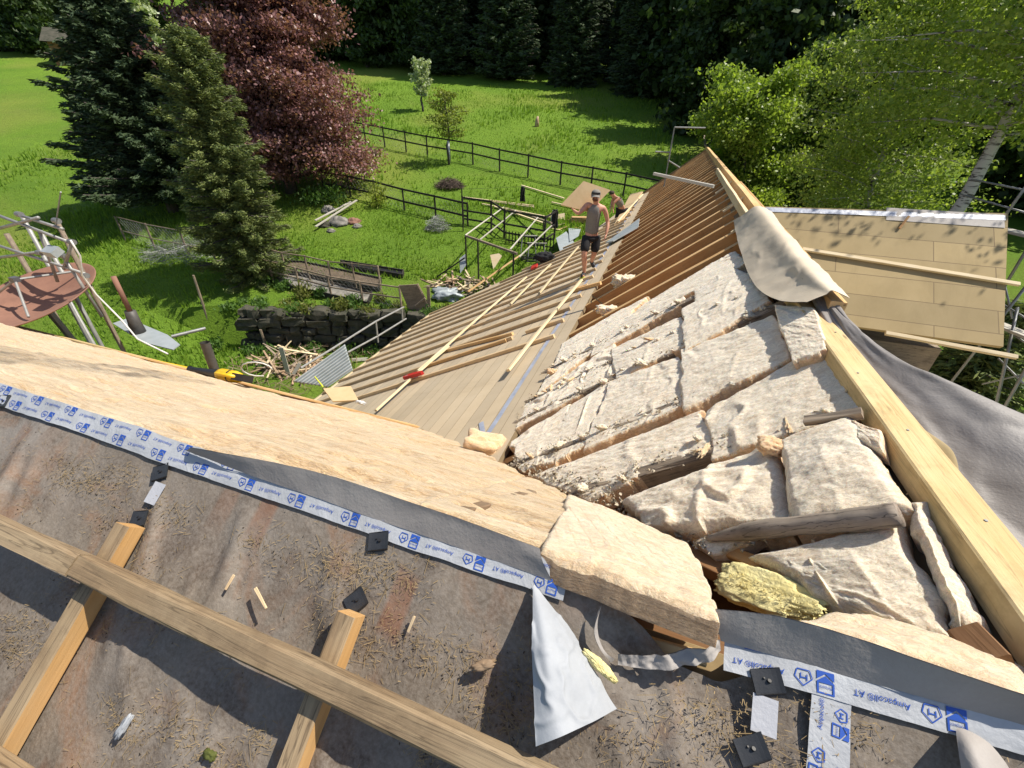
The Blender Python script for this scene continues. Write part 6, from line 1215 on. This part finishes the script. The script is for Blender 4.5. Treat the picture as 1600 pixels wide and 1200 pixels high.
def add_tree(name, label, cat, base, mb, V, q, leafm, bark, group=None, rot=0, sc_=1.0):
    e = empty(name, base, label, cat, group); e.matrix_basis = Matrix.Translation(base)@Matrix.Rotation(rot, 4, 'Z')@Matrix.Scale(sc_, 4)
    t = mb.build('trunk', MT[bark], None, M=Matrix.Identity(4), smooth=True); c = npmesh('crown', V, q, MT[leafm], None, M=Matrix.Identity(4))
    for o in (t, c): o.parent = e
    return e
def conifer(h, rad, leaf, seed, droop=.25, tr=.2, z0=.04, ls=.2, top=.1, rag=.0, ex=.8):
    r = np.random.default_rng(seed); R2 = random.Random(seed); mb = MB(); mb.tube([(0, 0, -.3), (0, 0, h*.5), (0, 0, h)], [tr, tr*.6, .01], 9); C = []; z = h*z0
    while z < h*.985:
        x = z/h; L0 = rad*(1-x)**ex*(1 if x > .12 else .8); nb = max(5, int(9*(1-x)+4)); ph = R2.uniform(0, 6)
        for k in range(nb):
            a = ph+k*6.283/nb+R2.uniform(-.25, .25); L = L0*R2.uniform(.65-rag*.5, 1.12+rag*.12)+.08; dz = -droop*L+.45*L*x; n = max(3, int(L/.13)); pp = []
            for j in range(n+1):
                u = j/n; zz = z+dz*math.sin(u*1.57)+.10*L*u*u; pp.append(Vector((math.cos(a)*L*u, math.sin(a)*L*u, zz)))
                if j > 0:
                    wd = .30*L*(1-u)*.8+.07
                    for s in range(3): C.append((pp[-1].x-math.sin(a)*R2.uniform(-wd, wd), pp[-1].y+math.cos(a)*R2.uniform(-wd, wd), zz-R2.uniform(0, .12+.1*L*(1-u)), a))
            mb.tube(pp[::max(1, n//3)]+[pp[-1]], .012+.006*L, 4, cap=False)
        z += .13+.16*(1-x)
    C = np.array(C); per = max(1, leaf//len(C)); idx = np.repeat(np.arange(len(C)), per); n = len(idx); P = C[idx, :3]+r.normal(size=(n, 3))*np.array([.07, .07, .05])
    a = C[idx, 3]+r.normal(size=n)*.7; A = np.stack([np.cos(a), np.sin(a), r.normal(size=n)*.3-.1], 1); s = (ls*r.uniform(.5, 1.2, n))[:, None]; A = A/np.linalg.norm(A, axis=1)[:, None]*s*.5
    B_ = np.cross(A, r.normal(size=(n, 3))); B_ /= np.linalg.norm(B_, axis=1)[:, None]; B_ *= s*.13; V = np.stack([P-A, P+B_, P+A, P-B_], 1).reshape(-1, 3); return mb, V, np.arange(n*4).reshape(-1, 4)
def tip_height(base, px, py): return above(base, px, py).z-base.z
# foreground spruces
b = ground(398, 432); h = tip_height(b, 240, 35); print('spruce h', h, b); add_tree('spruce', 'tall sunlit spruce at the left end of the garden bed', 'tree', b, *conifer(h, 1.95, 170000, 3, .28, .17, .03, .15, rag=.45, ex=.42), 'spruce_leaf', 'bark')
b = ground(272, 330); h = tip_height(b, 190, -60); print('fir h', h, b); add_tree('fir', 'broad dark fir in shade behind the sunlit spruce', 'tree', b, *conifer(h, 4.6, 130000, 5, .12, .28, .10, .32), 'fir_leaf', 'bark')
b = ground(455, 300); h = tip_height(b, 420, -200); print('beech', h, b); add_tree('copper_beech', 'large copper beech with dense dark red leaves', 'tree', b, *broadleaf(h, 4.7, .06, 120, 200000, .115, 'cone2', .34, 11, spread=.40, flat=.6, sprays=18), 'beech_leaf', 'bark')
b = ground(702, 257); add_tree('young_tree', 'young tree with sparse yellow-green leaves by the paddock fence', 'tree', b, *broadleaf(tip_height(b, 695, 138), 1.45, .38, 34, 2600, .10, 'round', .07, 4, spread=.35, sprays=7, limbr=.35), 'young_leaf', 'bark')
mb = MB(); mb.tube([b, b+Vector((0, 0, 1.4))], [.085, .08], 10); o = mb.build('trunk_guard', MT['cloth_white'], None, M=Matrix.Identity(4), smooth=True); place(o, o.matrix_basis.copy(), [x for x in sc.objects if x.name.startswith('young_tree')][-1])
b = ground(661, 174); add_tree('blossom_tree', 'small pale blossoming tree in the middle of the meadow', 'tree', b, *broadleaf(tip_height(b, 648, 105), 1.5, .35, 26, 2600, .13, 'vase', .10, 6, spread=.25, sprays=8), 'blossom', 'bark')
# right: alder-like clump and birches
def at_dist(px, py, D): v = ray(px, py); v = v/math.hypot(v[0], v[1])*D; return Vector((v[0], v[1], tz(v[0], v[1])))
b = at_dist(1172, 300, 27); h = tip_height(b, 1160, 108); print('alder', h); add_tree('leafy_bush', 'tall leafy green bush right behind the far ridge', 'tree', b, *broadleaf(h*.93, 3.0, .03, 70, 52000, .11, 'cyl', .09, 21, multi=5, spread=.5, sprays=12), 'alder_leaf', 'bark')
b = at_dist(1252, 300, 30); h = tip_height(b, 1240, 60); add_tree('leafy_bush', 'darker leafy tree between the bush and the slender birch', 'tree', b, *broadleaf(h, 2.6, .03, 50, 50000, .12, 'cyl', .12, 23, multi=3, spread=.5), 'forest_bright', 'bark')
b = at_dist(1356, 340, 22); q = bpn(1422, 140, b, (b.x, b.y, 0)); h = 11.5; ln = (q-b)/(q.z-b.z)*h; print('birch', b, ln); add_tree('birch', 'slender birch with light green crown rising behind the wing roof', 'tree', b, *broadleaf(h, 3.3, .16, 70, 42000, .085, 'round', .13, 31, lean=(ln.x, ln.y), spread=.5, sprays=13, limbr=.2), 'birch_leaf', 'birch_bark')
b = at_dist(1455, 360, 18); q = bpn(1572, 190, b, (b.x, b.y, 0)); h = 14; ln = (q-b)/(q.z-b.z)*h; print('birch2', b, ln); add_tree('birch', 'thick leaning birch trunk at the right with its crown beyond the top edge', 'tree', b, *broadleaf(h, 4.2, .53, 58, 36000, .085, 'round', .22, 33, lean=(ln.x*1.0, ln.y), spread=.5, sprays=13, limbr=.2), 'birch_leaf', 'birch_bark')
b = at_dist(1600, 470, 16); add_tree('conifer_shrub', 'dark feathery shrub behind the right scaffold', 'shrub', b, *conifer(4.4, 1.9, 22000, 12, -.1, .1, .03, .3), 'spruce_leaf', 'bark')
# forest
fb = [broadleaf(17, 4.8, .03, 60, 15000, .42, 'cyl', .25, 41, spread=.55), broadleaf(15, 5.2, .02, 56, 15000, .45, 'round', .3, 42, spread=.6), broadleaf(19, 4.4, .04, 62, 15000, .40, 'round', .28, 43, spread=.55)]
fc = [conifer(20, 4.2, 15000, 51, .25, .3, .05, .75), conifer(17, 3.6, 13000, 52, .3, .25, .03, .7)]
protos = []
for k, g in enumerate(fb): protos.append(('forest_tree', g, 'forest_leaf'))
protos.append(('forest_tree', fb[0], 'forest_bright'))  # same tree as the first, caught light put into brighter leaves
for g in fc: protos.append(('forest_conifer', g, 'fir_leaf'))
first = [None]*len(protos); kn = 0
FL_LAB = ['dark broadleaf tree in the shaded forest edge', 'dark broadleaf tree in the shaded forest edge', 'dark broadleaf tree in the shaded forest edge', 'brighter green tree in the forest edge, light put into its leaf colour', 'dark conifer standing in the shaded forest edge', 'dark conifer standing in the shaded forest edge']
def forest(x, y, k, s=1.0, lab=None, group='trees of the forest edge'):
    global kn
    M = Matrix.Translation((x, y, tz(x, y)-.2))@Matrix.Rotation(rnd.uniform(0, 6.28), 4, 'Z')@Matrix.Scale(s*rnd.uniform(.85, 1.2), 4); nm, g, lm = protos[k]
    if first[k] is None: e = add_tree(nm, FL_LAB[k], 'tree', Vector((0, 0, 0)), *g, lm, 'bark', group); first[k] = e
    else: e = copy_tree(first[k])
    e.matrix_basis = M; e['label'] = lab or FL_LAB[k]; e['group'] = group; kn += 1
eg = [ground(*p) for p in [(300, 60), (420, 85), (500, 100), (560, 112), (700, 125), (800, 135), (900, 148), (1000, 165), (1060, 178), (1100, 190)]]
print('forest edge', [(round(p.x), round(p.y)) for p in eg])
def along(pl_, step):
    out = []; 
    for a, b in zip(pl_, pl_[1:]):
        n = max(1, int((b-a).length/step)); out += [a.lerp(b, i/n) for i in range(n)]
    return out
for row, (dy, step) in enumerate(((4, 4.5), (11, 6), (19, 7.5))):
    for p in along(eg, step):
        forest(p.x+rnd.uniform(-1.5, 1.5)+dy*.15, p.y+dy+rnd.uniform(-1.5, 1.5), rnd.choice([0, 0, 1, 1, 2, 2, 4, 5] if rnd.random() < .9 else [3]))
pr_ = [Vector((eg[-1].x+3, eg[-1].y+2, 0)), Vector((27, 46, 0)), Vector((38, 38, 0)), Vector((46, 26, 0)), Vector((48, 10, 0))]
for px, py, dx in ((930, 212, 9), (1040, 203, 9), (1010, 262, 8)):
    g_ = ground(px, py); forest(g_.x+dx, g_.y+dx*.14, 0, .75, 'dark broadleaf tree standing free beside the leafy bush', 'dark trees beside the leafy bush')
for dy, step in ((2, 4.5), (9, 6.5)):
    for p in along(pr_, step): forest(p.x+rnd.uniform(-1, 1)+dy*.6, p.y+dy+rnd.uniform(-1, 1), rnd.choice([0, 1, 2, 4, 5]))
for (x, y, k) in ((31, 27, 1), (34, 18, 0), (27, 36, 2), (36, 9, 1)): forest(x, y, k, .8, 'dark broadleaf tree in the shade behind the birches', 'dark trees behind the birches')
for (px, py, k) in ((170, 70, 3), (215, 78, 3), (60, 85, 0), (250, 60, 3), (20, 80, 1), (110, 60, 2)):
    p = ground(px, py); forest(p.x, p.y, k, .55 if k == 3 else .8, 'light green tree on the upper left hillside' if k == 3 else 'dark tree on the upper left hillside', 'trees on the upper left hillside')
b = ground(228, 100); add_tree('blossom_tree', 'white flowering tree half hidden behind the dark fir', 'tree', b, *broadleaf(9, 3.5, .2, 30, 6000, .35, 'round', .2, 61, spread=.4), 'blossom', 'bark')
